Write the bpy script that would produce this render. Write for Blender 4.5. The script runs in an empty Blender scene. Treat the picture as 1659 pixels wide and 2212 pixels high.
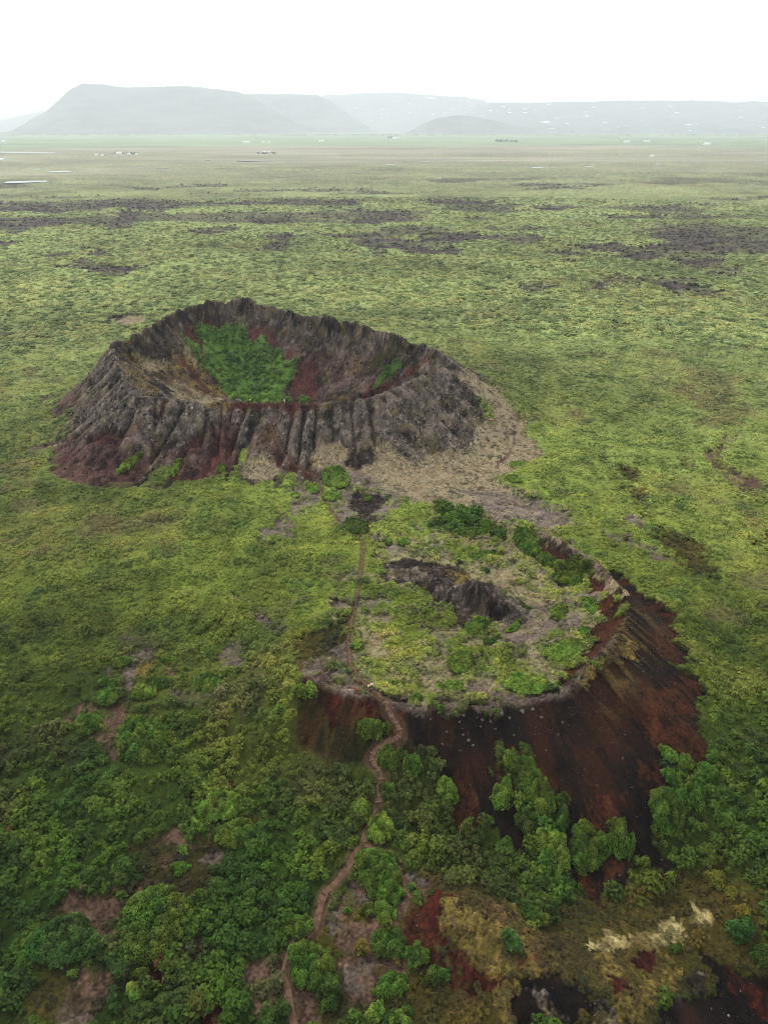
import bpy, math, random
import numpy as np
from mathutils import Vector

R = math.radians
sc = bpy.context.scene
COL = sc.collection

# ------------------------------------------------------------------ camera, sky, sun, exposure
HC = 120.0                      # drone height above the plain
PITCH = R(28.5)                 # tilt below the horizon
FD = 1534.0                     # focal length for a picture 1659 wide
CX, CY = 829.5, 1106.0
cam = bpy.data.cameras.new("camera")
cam.sensor_fit = 'HORIZONTAL'
cam.sensor_width = 36.0
cam.lens = 36.0 * FD / 1659.0
cam.clip_start = 1.0
cam.clip_end = 100000.0
cam_ob = bpy.data.objects.new("camera", cam)
COL.objects.link(cam_ob)
cam_ob.location = (0, 0, HC)
cam_ob.rotation_euler = (math.pi / 2 - PITCH, 0, 0)
sc.camera = cam_ob

SUN_EL, SUN_ROT = R(48), R(-32)
world = bpy.data.worlds.new("World")
sc.world = world
world.use_nodes = True
wn, wl = world.node_tree.nodes, world.node_tree.links
wn.clear()
w_out = wn.new("ShaderNodeOutputWorld")
w_bg = wn.new("ShaderNodeBackground")
w_bg.inputs['Strength'].default_value = 0.062
sky = wn.new("ShaderNodeTexSky")
sky.sky_type = 'NISHITA'
sky.sun_disc = False
sky.sun_elevation = SUN_EL
sky.sun_rotation = SUN_ROT
sky.air_density = 1.0
sky.dust_density = 3.0
# overcast: a cloud deck covers nearly all of the blue sky
tc = wn.new("ShaderNodeTexCoord")
mp = wn.new("ShaderNodeMapping")
mp.inputs['Scale'].default_value = (1.0, 1.0, 5.0)
nz = wn.new("ShaderNodeTexNoise")
nz.inputs['Scale'].default_value = 1.7
nz.inputs['Detail'].default_value = 5.0
cr = wn.new("ShaderNodeValToRGB")
cr.color_ramp.elements[0].position = 0.40
cr.color_ramp.elements[0].color = (5.9, 6.2, 6.5, 1)
cr.color_ramp.elements[1].position = 0.58
cr.color_ramp.elements[1].color = (13.2, 13.3, 13.4, 1)
mx = wn.new("ShaderNodeMixRGB")
mx.inputs['Fac'].default_value = 0.93
wl.new(tc.outputs['Generated'], mp.inputs['Vector'])
wl.new(mp.outputs['Vector'], nz.inputs['Vector'])
wl.new(nz.outputs['Fac'], cr.inputs['Fac'])
wl.new(sky.outputs['Color'], mx.inputs['Color1'])
wl.new(cr.outputs['Color'], mx.inputs['Color2'])
wl.new(mx.outputs['Color'], w_bg.inputs['Color'])
wl.new(w_bg.outputs['Background'], w_out.inputs['Surface'])

sun = bpy.data.lights.new("sun", 'SUN')
sun.energy = 1.5
sun.angle = R(10)
sun.color = (1.0, 0.96, 0.90)
sun_ob = bpy.data.objects.new("sun", sun)
COL.objects.link(sun_ob)
# direction towards the sun: behind the crater on the left
sd = Vector((math.sin(SUN_ROT) * math.cos(SUN_EL), math.cos(SUN_ROT) * math.cos(SUN_EL), math.sin(SUN_EL)))
sun_ob.rotation_euler = sd.to_track_quat('Z', 'Y').to_euler()
sun_ob.location = (0, 0, 300)

sc.view_settings.view_transform = 'Standard'
sc.view_settings.look = 'None'
sc.view_settings.exposure = 1.36
sc.view_settings.gamma = 1.0
sc.cycles.filter_width = 1.1
sc.cycles.use_denoising = True
sc.cycles.denoiser = 'OPENIMAGEDENOISE'
sc.cycles.denoising_prefilter = 'NONE'
sc.cycles.max_bounces = 6
sc.cycles.diffuse_bounces = 3
sc.cycles.transmission_bounces = 3
sc.cycles.volume_bounces = 1
sc.cycles.volume_max_steps = 64

# ------------------------------------------------------------------ noise
_tab = {}
def _table(seed):
    if seed not in _tab:
        _tab[seed] = np.random.default_rng(seed).random((256, 256))
    return _tab[seed]

def vn(x, y, seed=0):
    T = _table(seed)
    xi = np.floor(x); yi = np.floor(y)
    fx = x - xi; fy = y - yi
    xi = xi.astype(np.int64) & 255; yi = yi.astype(np.int64) & 255
    x1 = (xi + 1) & 255; y1 = (yi + 1) & 255
    u = fx * fx * fx * (fx * (fx * 6 - 15) + 10)
    v = fy * fy * fy * (fy * (fy * 6 - 15) + 10)
    a = T[xi, yi] * (1 - u) + T[x1, yi] * u
    b = T[xi, y1] * (1 - u) + T[x1, y1] * u
    return (a * (1 - v) + b * v) * 2 - 1

def fbm(x, y, scale, octv=4, seed=0, gain=0.5):
    s = 0.0; a = 1.0; tot = 0.0
    px, py = x / scale, y / scale
    for o in range(octv):
        s = s + a * vn(px + 17.3 * o, py - 9.1 * o, seed + o)
        tot += a
        a *= gain
        px, py = (px * 0.8 - py * 0.6) * 2.03, (px * 0.6 + py * 0.8) * 2.03
    return s / tot * 1.5

def ridged(x, y, scale, octv=4, seed=0):
    s = 0.0; a = 1.0; tot = 0.0
    px, py = x / scale, y / scale
    for o in range(octv):
        s = s + a * (1 - 2 * np.abs(vn(px + 7.7 * o, py + 3.1 * o, seed + o)))
        tot += a
        a *= 0.55
        px, py = (px * 0.8 - py * 0.6) * 2.05, (px * 0.6 + py * 0.8) * 2.05
    return s / tot

def domes(x, y, scale, seed=0):
    """rounded hummocks: 1 at a hummock's top, 0 at the gaps between them"""
    px, py = x / scale, y / scale
    xi = np.floor(px); yi = np.floor(py)
    J1, J2 = _table(seed), _table(seed + 1)
    best = np.full(px.shape, 9.0)
    for dx in (-1, 0, 1):
        for dy in (-1, 0, 1):
            cx = xi + dx; cy = yi + dy
            ix = cx.astype(np.int64) & 255; iy = cy.astype(np.int64) & 255
            d = (cx + J1[ix, iy] - px) ** 2 + (cy + J2[ix, iy] - py) ** 2
            best = np.minimum(best, d)
    return np.clip(1 - best / 0.75, 0, 1)

def sstep(a, b, t):
    t = np.clip((t - a) / (b - a), 0, 1)
    return t * t * (3 - 2 * t)

# ------------------------------------------------------------------ rays through the photograph
def ray(dx, dy):
    u = (np.asarray(dx, float) - CX) / FD
    v = -(np.asarray(dy, float) - CY) / FD
    c, s = math.cos(PITCH), math.sin(PITCH)
    return u, c + v * s, -s + v * c         # x right, y forward, z up

def at_z(dx, dy, z):
    rx, ry, rz = ray(dx, dy)
    t = (z - HC) / rz
    return rx * t, ry * t

def at_y(dx, dy, Y):
    rx, ry, rz = ray(dx, dy)
    t = Y / ry
    return rx * t, HC + rz * t

# ------------------------------------------------------------------ the craters' rims  (x, y in the photo, height, run-out of the outer slope)
RIM1 = [(247,742,28,34),(258,791,27,34),(272,826,25,36),(293,857,23,38),(340,858,22.3,38),(380,862,22,38),(433,872,20.8,37),(503,869,20.5,36),
        (600,872,20.5,35),(700,872,20,36),(790,862,20.5,38),(840,845,21,42),(880,825,21.5,48),(920,808,22,52),(945,800,22.5,50),(975,785,23.5,50),
        (950,765,26,54),(900,740,28,46),(850,725,29.5,42),(790,700,31,42),(740,690,31.5,42),(680,685,32,42),(610,668,33,44),(560,655,34,44),
        (520,645,35,44),(480,650,34.5,44),(420,658,34,42),(362,680,33,40),(345,700,31,38),(300,722,29.5,36)]
RIM2 = [(660,1450,10,26),(700,1480,11,13),(760,1502,11.5,13),(830,1514,12,15),(900,1535,12,19),(1000,1530,12,26),(1100,1525,12,31),(1160,1515,12.5,35),
        (1230,1490,13.5,38),(1270,1440,15,38),(1300,1412,16.2,34),(1340,1365,14.6,28),(1358,1325,14.2,25),(1345,1278,15,18),(1290,1215,14,14),(1230,1178,13,13),
        (1180,1150,11,12),(1130,1135,8.5,12),(1085,1122,6,16),(1020,1105,4.2,26),(950,1105,3.6,30),(860,1130,3.6,34),(780,1180,4.2,34),(700,1260,5.5,36),(660,1370,8,34)]

def rim_world(rim, n):
    a = np.array(rim, float)
    x, y = at_z(a[:, 0], a[:, 1], a[:, 2])
    P = np.stack([x, y, a[:, 2], a[:, 3]], 1)
    out = []
    N = len(P)
    for i in range(N):                      # closed Catmull-Rom
        p0, p1, p2, p3 = P[i - 1], P[i], P[(i + 1) % N], P[(i + 2) % N]
        for k in range(n):
            t = k / n
            q = 0.5 * ((2 * p1) + (p2 - p0) * t + (2 * p0 - 5 * p1 + 4 * p2 - p3) * t * t + (3 * p1 - p0 - 3 * p2 + p3) * t ** 3)
            out.append(q)
    return np.array(out)

W1 = rim_world(RIM1, 3)
W2 = rim_world(RIM2, 3)

def poly_sd(x, y, P, extra=False):
    """signed distance to a closed polygon (negative inside)"""
    N = len(P)
    best = np.full(x.shape, 1e18)
    inside = np.zeros(x.shape, bool)
    if extra:
        zr = np.zeros(x.shape); L = np.zeros(x.shape); S = np.zeros(x.shape)
        arc = 0.0
    for i in range(N):
        a = P[i]; b = P[(i + 1) % N]
        ex, ey = b[0] - a[0], b[1] - a[1]
        l2 = ex * ex + ey * ey + 1e-12
        wx = x - a[0]; wy = y - a[1]
        t = np.clip((wx * ex + wy * ey) / l2, 0, 1)
        d = (wx - ex * t) ** 2 + (wy - ey * t) ** 2
        if extra:
            m = d < best
            zr[m] = a[2] + (b[2] - a[2]) * t[m]
            L[m] = a[3] + (b[3] - a[3]) * t[m]
            S[m] = arc + t[m] * math.sqrt(l2)
            arc += math.sqrt(l2)
        best = np.minimum(best, d)
        c = (a[1] > y) != (b[1] > y)
        if abs(ey) > 1e-12:
            inside ^= c & (x < ex * wy / ey + a[0])
    sd = np.sqrt(best)
    sd[inside] *= -1
    return (sd, zr, L, S) if extra else sd

def near_poly(x, y, P, pad):
    return (x > P[:, 0].min() - pad) & (x < P[:, 0].max() + pad) & (y > P[:, 1].min() - pad) & (y < P[:, 1].max() + pad)

def line_d(x, y, P):
    best = np.full(x.shape, 1e18); side = np.zeros(x.shape)
    for a, b in zip(P[:-1], P[1:]):
        ex, ey = b[0] - a[0], b[1] - a[1]
        l2 = ex * ex + ey * ey
        wx = x - a[0]; wy = y - a[1]
        t = np.clip((wx * ex + wy * ey) / l2, 0, 1)
        d = (wx - ex * t) ** 2 + (wy - ey * t) ** 2
        m = d < best
        side[m] = np.sign(ex * wy - ey * wx)[m]
        best = np.minimum(best, d)
    return np.sqrt(best), side

def W(dx, dy, z):
    x, y = at_z(dx, dy, z)
    return np.array([float(x), float(y)])
OUTCROP = np.array([W(862,1214,9.5), W(905,1222,11), W(960,1238,12.5), (W(1030,1260,13)), W(1085,1290,12), W(1112,1310,10)])
PIT = W(930,1330,4)
MOUND = [(W(1010,2000,2), 8.5, 4.6), (W(1120,2110,2), 9, 4.6), (W(1330,2140,2), 12, 4.2), (W(1210,2190,3), 9, 3.0)]
DIP_A = W(1420,1990,-4); DIP_B = W(1640,2210,-6)

def base_z(x, y):
    r = np.hypot(x, y)
    z = 1.2 * fbm(x, y, 90, 2, 40) * sstep(60, 200, r)
    z = z + 3.0 * fbm(x, y, 420, 3, 44) * sstep(450, 1100, r) * (1 - sstep(3000, 6000, r))
    z = z - 4.0 * np.exp(-((x - DIP_A[0]) ** 2 + (y - DIP_A[1]) ** 2) / 24.0 ** 2)
    z = z - 9.0 * np.exp(-((x - DIP_B[0] - 8) ** 2 + (y - DIP_B[1] + 4) ** 2) / 17.0 ** 2)
    for c, w, a in MOUND:
        z = z + a * np.exp(-((x - c[0]) ** 2 + (y - c[1]) ** 2) / w ** 2)
    return z

def macro(x, y):
    """landform without fine relief; also the rim distances"""
    x = np.asarray(x, float); y = np.asarray(y, float)
    b = base_z(x, y)
    h = np.zeros(x.shape)
    A = {k: np.full(x.shape, 999.0) for k in ('d1', 'L1', 's1', 'd2', 'L2', 's2')}
    z = b.copy()
    m = near_poly(x, y, W2, 45)
    if m.any():
        xx, yy, bb = x[m], y[m], b[m]
        d, zr, L, S = poly_sd(xx, yy, W2, True)
        A['d2'][m] = d; A['L2'][m] = L; A['s2'][m] = S
        zi = 10.6 - 0.085 * (yy - 112)
        zi = np.clip(zi, 2.5, 11)
        u = -d
        zin = zi + (zr - zi) * np.exp(-np.maximum(u, 0) / 4.5)
        od, side = line_d(xx, yy, OUTCROP)
        north = side > 0
        along = .18 + .95 * np.exp(-((xx - OUTCROP[3][0]) ** 2 + (yy - OUTCROP[3][1]) ** 2) / 9.0 ** 2) + .25 * fbm(xx, yy, 5, 3, 333)
        od = od + 1.3 * fbm(xx, yy, 4, 3, 335) * sstep(.2, 2, od)
        along = along * (.75 + .6 * domes(xx, yy, 5.5, 337))
        crag = along * np.where(north, 5.0 * np.exp(-(od / 5.5) ** 2), 5.0 * np.exp(-(od / 3.0) ** 2) - 1.5 * sstep(2, 4.5, od) * np.exp(-(od / 10.0) ** 2))
        zin = zin + crag * sstep(0, 6, u)
        t = np.clip(d / L, 0, 1)
        zout = bb + (zr - bb) * (1 - t) ** 1.25
        z[m] = np.where(d < 0, zin, np.maximum(zout, bb))
    m = near_poly(x, y, W1, 70)
    if m.any():
        xx, yy = x[m], y[m]
        bb = z[m]
        d, zr, L, S = poly_sd(xx, yy, W1, True)
        A['d1'][m] = d; A['L1'][m] = L; A['s1'][m] = S
        u = np.maximum(-d, 0)
        far = sstep(300, 350, yy)
        zin = zr - 0.60 * u - (1.5 + 5.0 * far) * (1 - np.exp(-u / 4.0))
        fl = 1.0
        k = 3.0
        zin = fl + np.log1p(np.exp(np.clip((zin - fl) / k, -30, 30))) * k
        lip = sstep(1.6, 0.0, np.abs(d)) * 0.0
        t = np.clip((d - 0.6) / L, 0, 1)
        zout = bb + (zr - bb) * (1 - t) ** 1.45
        z[m] = np.where(d < 0, np.minimum(zin, zr), np.maximum(zout, bb))
    return z, A

# ------------------------------------------------------------------ outlines traced in the photo, laid on the landform
CROP = {'D': (0, 0, 1, 1), 'c3': (83, 580.6, .35, .35), 'c4': (580.6, 580.6, .35, .35), 'c5': (497.7, 953.9, .3, .3),
        'c6': (912.4, 1036.8, .45, .45), 'b1': (580.6, 1410, .35, .35), 'b2': (1078.3, 1576, .35, .35), 'b3': (0, 1161.2, .35, .35),
        'b4': (0, 1659, .35, .35), 'b5': (539, 1700, .375, .375), 'f1': (0, 373.3, .5, .5), 'f2': (829.5, 373.3, .5, .5),
        'r3': (1078.3, 746.5, .35, .35), 'l4': (0, 829.5, .35, .35)}
def to_D(crop, pts):
    ox, oy, sx, sy = CROP[crop]
    a = np.array(pts, float)
    return np.stack([ox + a[:, 0] * sx, oy + a[:, 1] * sy], 1)

def hit(dx, dy):
    """where rays meet the landform"""
    rx, ry, rz = ray(dx, dy)
    n = len(rx)
    ts = np.concatenate([np.arange(90, 620, 1.25), np.geomspace(620, 16000, 260)])
    done = np.zeros(n, bool); T = np.full(n, 16000.0)
    prev_t = ts[0]; prev_g = None
    for t in ts:
        act = ~done
        if not act.any(): break
        z, _ = macro(rx[act] * t, ry[act] * t)
        g = np.full(n, 1e9); g[act] = HC + rz[act] * t - z
        new = act & (g <= 0)
        if prev_g is not None and new.any():
            f = prev_g[new] / (prev_g[new] - g[new] + 1e-9)
            T[new] = prev_t + (t - prev_t) * np.clip(f, 0, 1)
        elif new.any():
            T[new] = t
        done |= new
        prev_t, prev_g = t, g
    return rx * T, ry * T

# (class, edge softness in m, edge noise in m, crop, outline)
REGIONS = [
 # --- wide vegetation zones
 ('olive', 3, 4, 'b2', [(300,1150),(520,980),(800,1000),(1100,880),(1300,800),(1500,900),(1700,1100),(1700,1500),(1270,1430),(900,1500),(700,1900),(-100,1900),(-250,1500),(0,1200)]),
 ('olive', 3, 4, 'b5', [(350,760),(640,660),(880,560),(1050,560),(1500,700),(1600,1000),(1450,1400),(300,1400),(240,1200)]),
 ('olive', 2, 3, 'b4', [(860,480),(1060,430),(1300,330),(1659,250),(1659,400),(1450,520),(1350,620),(1100,760),(860,820),(600,900),(350,1000),(200,960),(420,800),(800,680)]),
 ('olive', 2, 3, 'b4', [(260,1280),(620,1240),(900,1300),(760,1420),(560,1581),(330,1581),(150,1420)]),
 ('olive', 2, 3, 'b2', [(1000,1330),(1300,1390),(1420,1500),(1350,1650),(1200,1760),(1000,1800),(700,1950),(400,1950),(420,1500)]),
 # --- skirt of the far crater
 ('tan', 3, 5, 'D', [(900,800),(985,788),(1015,806),(1077,845),(1085,865),(1112,905),(1116,950),(1158,962),(1150,985),(1120,1000),(1090,1040),(1130,1080),(1225,1120),(1180,1140),(1100,1130),(1000,1112),(870,1092),(800,1052),(755,1030),(752,1000),(804,993),(812,951),(847,952),(888,993),(1002,988),(1008,970),(970,955),(972,925),(1040,905),(1050,880),(1010,850),(950,830)]),
 ('grey', 2, 4, 'c4', [(620,790),(800,720),(1000,620),(1060,560),(1160,600),(1340,900),(1250,960),(1230,1080),(900,1180),(780,1060),(660,960)]),
 ('tan', 1.5, 2.5, 'c3', [(1230,1250),(1340,1170),(1400,1140),(1450,1200),(1480,1270),(1400,1300),(1260,1300)]),
 ('tan', 1.5, 2.5, 'c5', [(140,220),(180,150),(250,110),(300,180),(290,220),(200,240)]),
 ('tan', 1.5, 2.5, 'c5', [(610,70),(700,40),(800,60),(840,110),(760,170),(690,220),(610,200)]),
 ('gravel', 2, 4, 'c5', [(380,290),(560,310),(650,300),(700,440),(560,490),(450,540),(400,490)]),
 ('gravel', 2, 4, 'c5', [(690,440),(830,200),(1000,230),(1180,360),(1240,430),(1200,510),(1070,590),(1000,620),(880,600),(760,540)]),
 ('dark', 2, 3, 'c5', [(830,150),(1000,80),(1060,120),(1000,170),(880,180),(760,180)]),
 ('dark', 2, 4, 'c5', [(820,370),(930,340),(1100,420),(1060,560),(980,610),(900,540)]),
 ('gravel', 2, 4, 'c6', [(210,50),(400,40),(700,170),(690,200),(600,205),(480,205),(400,250),(370,220),(240,150)]),
 ('gravel', 1, 2.5, 'c5', [(350,540),(430,560),(440,640),(490,700),(440,740),(370,740),(330,680),(250,720),(190,760),(230,640),(330,640)]),
 ('gravel', 1, 2, 'c5', [(430,1100),(500,1080),(510,1110),(450,1120)]),
 ('gravel', 1, 2, 'c5', [(710,1150),(800,1140),(850,1190),(780,1220),(720,1200)]),
 ('gravel', 1, 2, 'c5', [(20,1130),(80,1140),(70,1170),(20,1160)]),
 ('gravel', 1, 2.5, 'c5', [(210,1280),(290,1270),(270,1350),(400,1290),(430,1340),(380,1450),(280,1430),(220,1360)]),
 ('gravel', 1, 2.5, 'c5', [(0,1480),(80,1460),(60,1600),(0,1600)]),
 ('olive', 2, 4, 'c5', [(480,1450),(800,1250),(1100,1260),(1260,1300),(1260,1500),(800,1600),(480,1600)]),
 # --- inside the far crater
 ('red', 1, 3, 'c3', [(870,430),(980,320),(1060,330),(1140,390),(1250,340),(1370,370),(1480,430),(1540,510),(1700,580),(1730,760),(1560,840),(1590,560),(1420,470),(1140,480),(1000,480)]),
 ('red', 1, 3, 'c4', [(60,450),(110,500),(210,540),(290,640),(280,740),(200,840),(80,840),(160,640),(110,520)]),
 ('ymoss', 2, 4, 'c3', [(520,480),(620,540),(760,580),(900,470),(990,500),(1010,600),(1090,700),(1150,780),(1200,830),(1000,840),(850,800),(700,780),(600,740),(540,640)]),
 ('tan', 2, 4, 'c3', [(600,560),(760,600),(820,680),(1000,780),(1150,820),(1000,850),(850,800),(760,740),(640,640)]),
 ('tan', 1, 3, 'c3', [(880,490),(960,470),(1000,530),(1000,640),(940,600)]),
 ('red', 1, 2, 'c3', [(860,510),(930,600),(1060,740),(1080,790),(1020,760),(930,640)]),
 ('dark', 1, 2, 'c3', [(660,640),(760,700),(830,780),(790,790),(700,720)]),
 ('grey', .6, 1, 'c3', [(770,620),(810,590),(840,600),(835,650),(770,655)]),
 ('red', 1, 2, 'c4', [(540,790),(640,720),(760,690),(900,610),(980,540),(990,570),(800,720),(620,800)]),
 ('green', 1, 2.5, 'c3', [(990,380),(1010,335),(1040,350),(1100,400),(1140,400),(1150,350),(1260,340),(1280,450),(1330,460),(1360,430),(1420,450),(1440,500),(1500,490),(1530,510),(1540,580),(1590,580),(1580,680),(1540,740),(1530,860),(1300,860),(1200,820),(1130,720),(1090,640),(1010,560),(1000,480)]),
 ('green', .8, 1.5, 'c3', [(890,410),(960,450),(1000,490),(1000,560),(1090,640),(1130,700),(1020,620),(950,520)]),
 ('green', .6, 1, 'c4', [(640,750),(680,660),(800,560),(825,600),(720,690),(650,745)]),
 ('olive', 1, 1.5, 'c4', [(600,650),(640,560),(700,510),(720,560),(670,640)]),
 ('olive', 1, 1.5, 'c4', [(430,420),(460,390),(480,400),(450,435)]),
 ('green', .6, 1, 'c4', [(165,840),(180,795),(250,800),(250,840)]),
 # --- outer slope of the far crater
 ('red', 2, 4, 'c3', [(400,1120),(480,1050),(600,960),(700,820),(720,850),(640,1010),(600,1130),(480,1180)]),
 ('red', 2, 4, 'c3', [(230,1000),(330,1010),(480,1010),(470,1080),(350,1090),(250,1070)]),
 ('red', 2, 4, 'c3', [(740,1170),(820,1130),(930,1120),(950,1160),(1200,1130),(1230,1180),(1220,1220),(1100,1210),(1050,1280),(900,1340),(800,1320),(800,1240),(880,1180)]),
 ('red', 2, 3, 'c3', [(390,1200),(520,1120),(640,1160),(500,1240),(400,1270)]),
 ('red', 2, 3, 'c3', [(160,880),(290,690),(320,680),(220,830),(340,850),(300,890)]),
 ('red', 1.5, 3, 'c3', [(1390,1000),(1440,950),(1460,1050),(1500,1130),(1560,1200),(1659,1250),(1659,1290),(1540,1230),(1400,1090)]),
 ('red', 1.5, 2, 'c4', [(0,950),(20,1000),(60,1080),(130,1180),(320,1290),(330,1330),(200,1280),(60,1200),(0,1140)]),
 ('red', 1, 2, 'c3', [(1150,820),(1300,825),(1659,830),(1659,860),(1400,870),(1200,860)]),
 ('red', 1, 2, 'c4', [(0,830),(200,835),(330,830),(320,860),(140,900),(0,860)]),
 ('dark', 1, 2, 'D', [(290,1050),(330,1000),(355,965),(385,960),(345,1010),(300,1056)]),
 ('soil', .4, .5, 'c4', [(1510,960),(1527,960),(1524,1080),(1487,1157),(1422,1207),(1414,1235),(1400,1235),(1403,1195),(1473,1143),(1506,1080)]),
 # --- nearer crater: inside
 ('heath', 3, 4, 'D', [(790,1165),(850,1150),(960,1165),(1050,1180),(1100,1230),(1250,1260),(1275,1300),(1265,1400),(1200,1480),(1160,1515),(1000,1530),(900,1525),(800,1490),(760,1440),(770,1330),(790,1300),(860,1260),(830,1200)]),
 ('tan', 2, 8, 'D', [(850,1190),(960,1190),(1050,1200),(1100,1240),(1060,1270),(960,1230),(900,1200)]),
 ('tan', 2, 8, 'D', [(1080,1260),(1250,1275),(1272,1300),(1262,1370),(1180,1400),(1100,1340)]),
 ('tan', 2, 8, 'D', [(860,1440),(1010,1420),(1100,1440),(1150,1480),(1000,1510),(900,1510),(820,1480)]),
 ('tan', 2, 6, 'D', [(770,1360),(850,1330),(870,1400),(800,1420)]),
 ('gravel', 1.5, 3, 'c6', [(390,370),(450,350),(560,430),(640,500),(760,520),(840,540),(830,600),(700,560),(560,480),(470,440)]),
 ('gravel', 2, 4, 'c6', [(330,700),(560,620),(700,600),(740,680),(600,760),(500,840),(400,850),(340,800)]),
 ('gravel', 2, 3, 'c5', [(960,690),(1200,680),(1300,760),(1260,840),(1140,860),(1040,780)]),
 ('gravel', 1.5, 3, 'b1', [(1220,200),(1300,190),(1380,240),(1500,260),(1659,260),(1659,310),(1400,300),(1230,300),(1050,260)]),
 ('dark', .8, 1.6, 'c5', [(1080,1000),(1090,950),(1140,880),(1250,840),(1400,870),(1530,900),(1640,900),(1659,1000),(1560,1040),(1470,1200),(1450,1050),(1420,970),(1270,950),(1240,1000),(1200,1080)]),
 ('dark', .8, 1.6, 'c6', [(30,400),(110,420),(200,430),(330,505),(300,540),(290,600),(230,650),(215,720),(150,700),(140,600),(60,600),(30,520)]),
 ('red', .8, 1.2, 'c6', [(40,540),(90,470),(110,430),(70,520),(60,600)]),
 ('grey', .6, 1.2, 'c6', [(285,545),(330,525),(385,540),(405,590),(490,640),(395,655),(330,695),(240,650)]),
 ('ymoss', .8, 1.5, 'c6', [(120,440),(200,440),(320,505),(280,520),(180,510)]),
 ('heath', 1, 2, 'c5', [(1080,1060),(1150,1035),(1230,1080),(1270,970),(1400,990),(1430,1100),(1470,1210),(1600,1150),(1590,1300),(1659,1340),(1600,1400),(1580,1490),(1420,1520),(1250,1510),(1240,1400),(1210,1280),(1100,1240)]),
 ('heath', 1, 2, 'c5', [(940,960),(1080,960),(1030,1050),(1080,1200),(1000,1250),(920,1250),(930,1100)]),
 ('thicket', 1, 2.5, 'c6', [(-100,250),(0,160),(60,110),(150,120),(190,170),(240,140),(300,200),(370,200),(390,290),(300,300),(180,290),(60,250),(0,270)]),
 ('heath', 2, 4, 'c6', [(-230,240),(-60,120),(0,150),(60,250),(180,290),(300,300),(150,350),(0,330),(-150,300)]),
 # --- nearer crater: bare outer slopes
 ('black', 1.2, 2.2, 'D', [(655,1470),(700,1452),(760,1502),(850,1513),(950,1535),(1100,1526),(1180,1502),(1230,1475),(1290,1420),(1330,1370),(1345,1320),(1400,1310),(1455,1345),(1475,1400),(1485,1430),(1447,1440),(1470,1455),(1500,1470),(1515,1500),(1508,1560),(1522,1640),(1470,1640),(1440,1690),(1408,1740),(1420,1800),(1482,1880),(1440,1922),(1400,1900),(1310,1960),(1290,1970),(1250,1900),(1212,1880),(1225,1790),(1215,1725),(1150,1640),(1090,1630),(1100,1750),(1130,1830),(1085,1815),(1000,1760),(985,1700),(940,1640),(870,1620),(868,1580),(838,1556),(700,1550),(690,1510)]),
 ('orange', .8, 2, 'c6', [(850,600),(930,570),(980,570),(950,700),(900,800),(860,860),(760,960),(700,990),(690,940),(760,870),(815,790)]),
 ('orange', 1, 2.5, 'c6', [(1080,570),(1200,650),(1240,740),(1180,790),(1250,860),(1180,890),(1130,760),(1080,650),(1040,600)]),
 ('orange', 1, 2.5, 'c6', [(1120,1080),(1200,950),(1320,990),(1330,1130),(1220,1100),(1310,1230),(1370,1340),(1250,1330),(1120,1260),(1090,1180)]),
 ('red', .8, 1.5, 'c6', [(550,300),(640,310),(740,380),(690,410),(560,380)]),
 ('dark', .8, 1.5, 'c6', [(520,250),(600,260),(740,360),(740,390),(640,330),(550,310)]),
 ('red', .8, 1.5, 'c6', [(780,460),(830,440),(930,520),(930,560),(800,530)]),
 ('tan', .5, 1.0, 'c6', [(515,240),(560,240),(700,300),(830,400),(960,520),(980,580),(900,530),(820,430),(740,370),(600,280)]),
 ('black', .8, 1.5, 'c6', [(830,400),(900,420),(1000,490),(1080,560),(1200,650),(1100,700),(1000,680),(950,580),(960,530)]),
 ('ymoss', .5, 1.5, 'c6', [(760,960),(860,850),(960,770),(1010,800),(1040,880),(960,850),(880,880),(820,960),(790,980)]),
 ('orange', 1, 2.5, 'b2', [(560,450),(640,410),(740,450),(800,600),(830,700),(740,660),(640,640),(590,600)]),
 ('orange', 1, 2, 'b2', [(520,900),(640,830),(720,780),(800,830),(830,960),(740,920),(700,960),(640,1130),(560,980)]),
 ('orange', 1, 2.5, 'b2', [(880,220),(1000,230),(1050,330),(1080,400),(930,400),(870,330)]),
 ('orange', 1, 2.5, 'b2', [(930,60),(1050,40),(1200,60),(1220,130),(1100,180),(1000,90)]),
 ('orange', 1, 2, 'b2', [(100,150),(200,190),(260,260),(330,420),(240,300),(180,210)]),
 ('orange', 1, 2.5, 'b1', [(1130,790),(1200,800),(1280,900),(1300,1050),(1200,1000),(1160,900)]),
 ('red', 1.2, 2, 'b1', [(210,100),(300,120),(350,200),(480,190),(560,270),(700,300),(740,380),(740,470),(660,460),(560,450),(400,400),(340,330),(300,240),(200,200)]),
 ('red', 1, 1.5, 'b1', [(740,310),(860,380),(840,430),(780,410),(740,380)]),
 ('orange', .8, 1.5, 'b1', [(700,550),(720,490),(770,490),(800,560)]),
 ('grey', .8, 1.5, 'b1', [(340,180),(450,200),(560,260),(600,290),(500,270),(380,220)]),
 ('gravel', 1.2, 2, 'b1', [(200,80),(330,30),(400,-40),(500,-40),(560,60),(500,130),(600,220),(720,250),(740,300),(600,270),(480,200),(340,180),(220,120)]),
 ('ymoss', .8, 1.5, 'b1', [(480,370),(540,340),(640,370),(640,410),(540,400)]),
 ('gravel', .8, 1.6, 'b1', [(1000,310),(1150,320),(1300,310),(1500,290),(1659,300),(1659,330),(1500,340),(1400,370),(1300,360),(1150,370),(1080,370)]),
 # --- right-hand heath: bare soil
 ('soil', 1.5, 3, 'r3', [(1250,720),(1290,640),(1370,570),(1470,570),(1400,640),(1360,720),(1440,790),(1560,830),(1600,880),(1500,910),(1400,820),(1280,750)]),
 ('soil', 1.5, 3, 'r3', [(1060,770),(1120,720),(1230,770),(1180,790)]),
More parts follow.
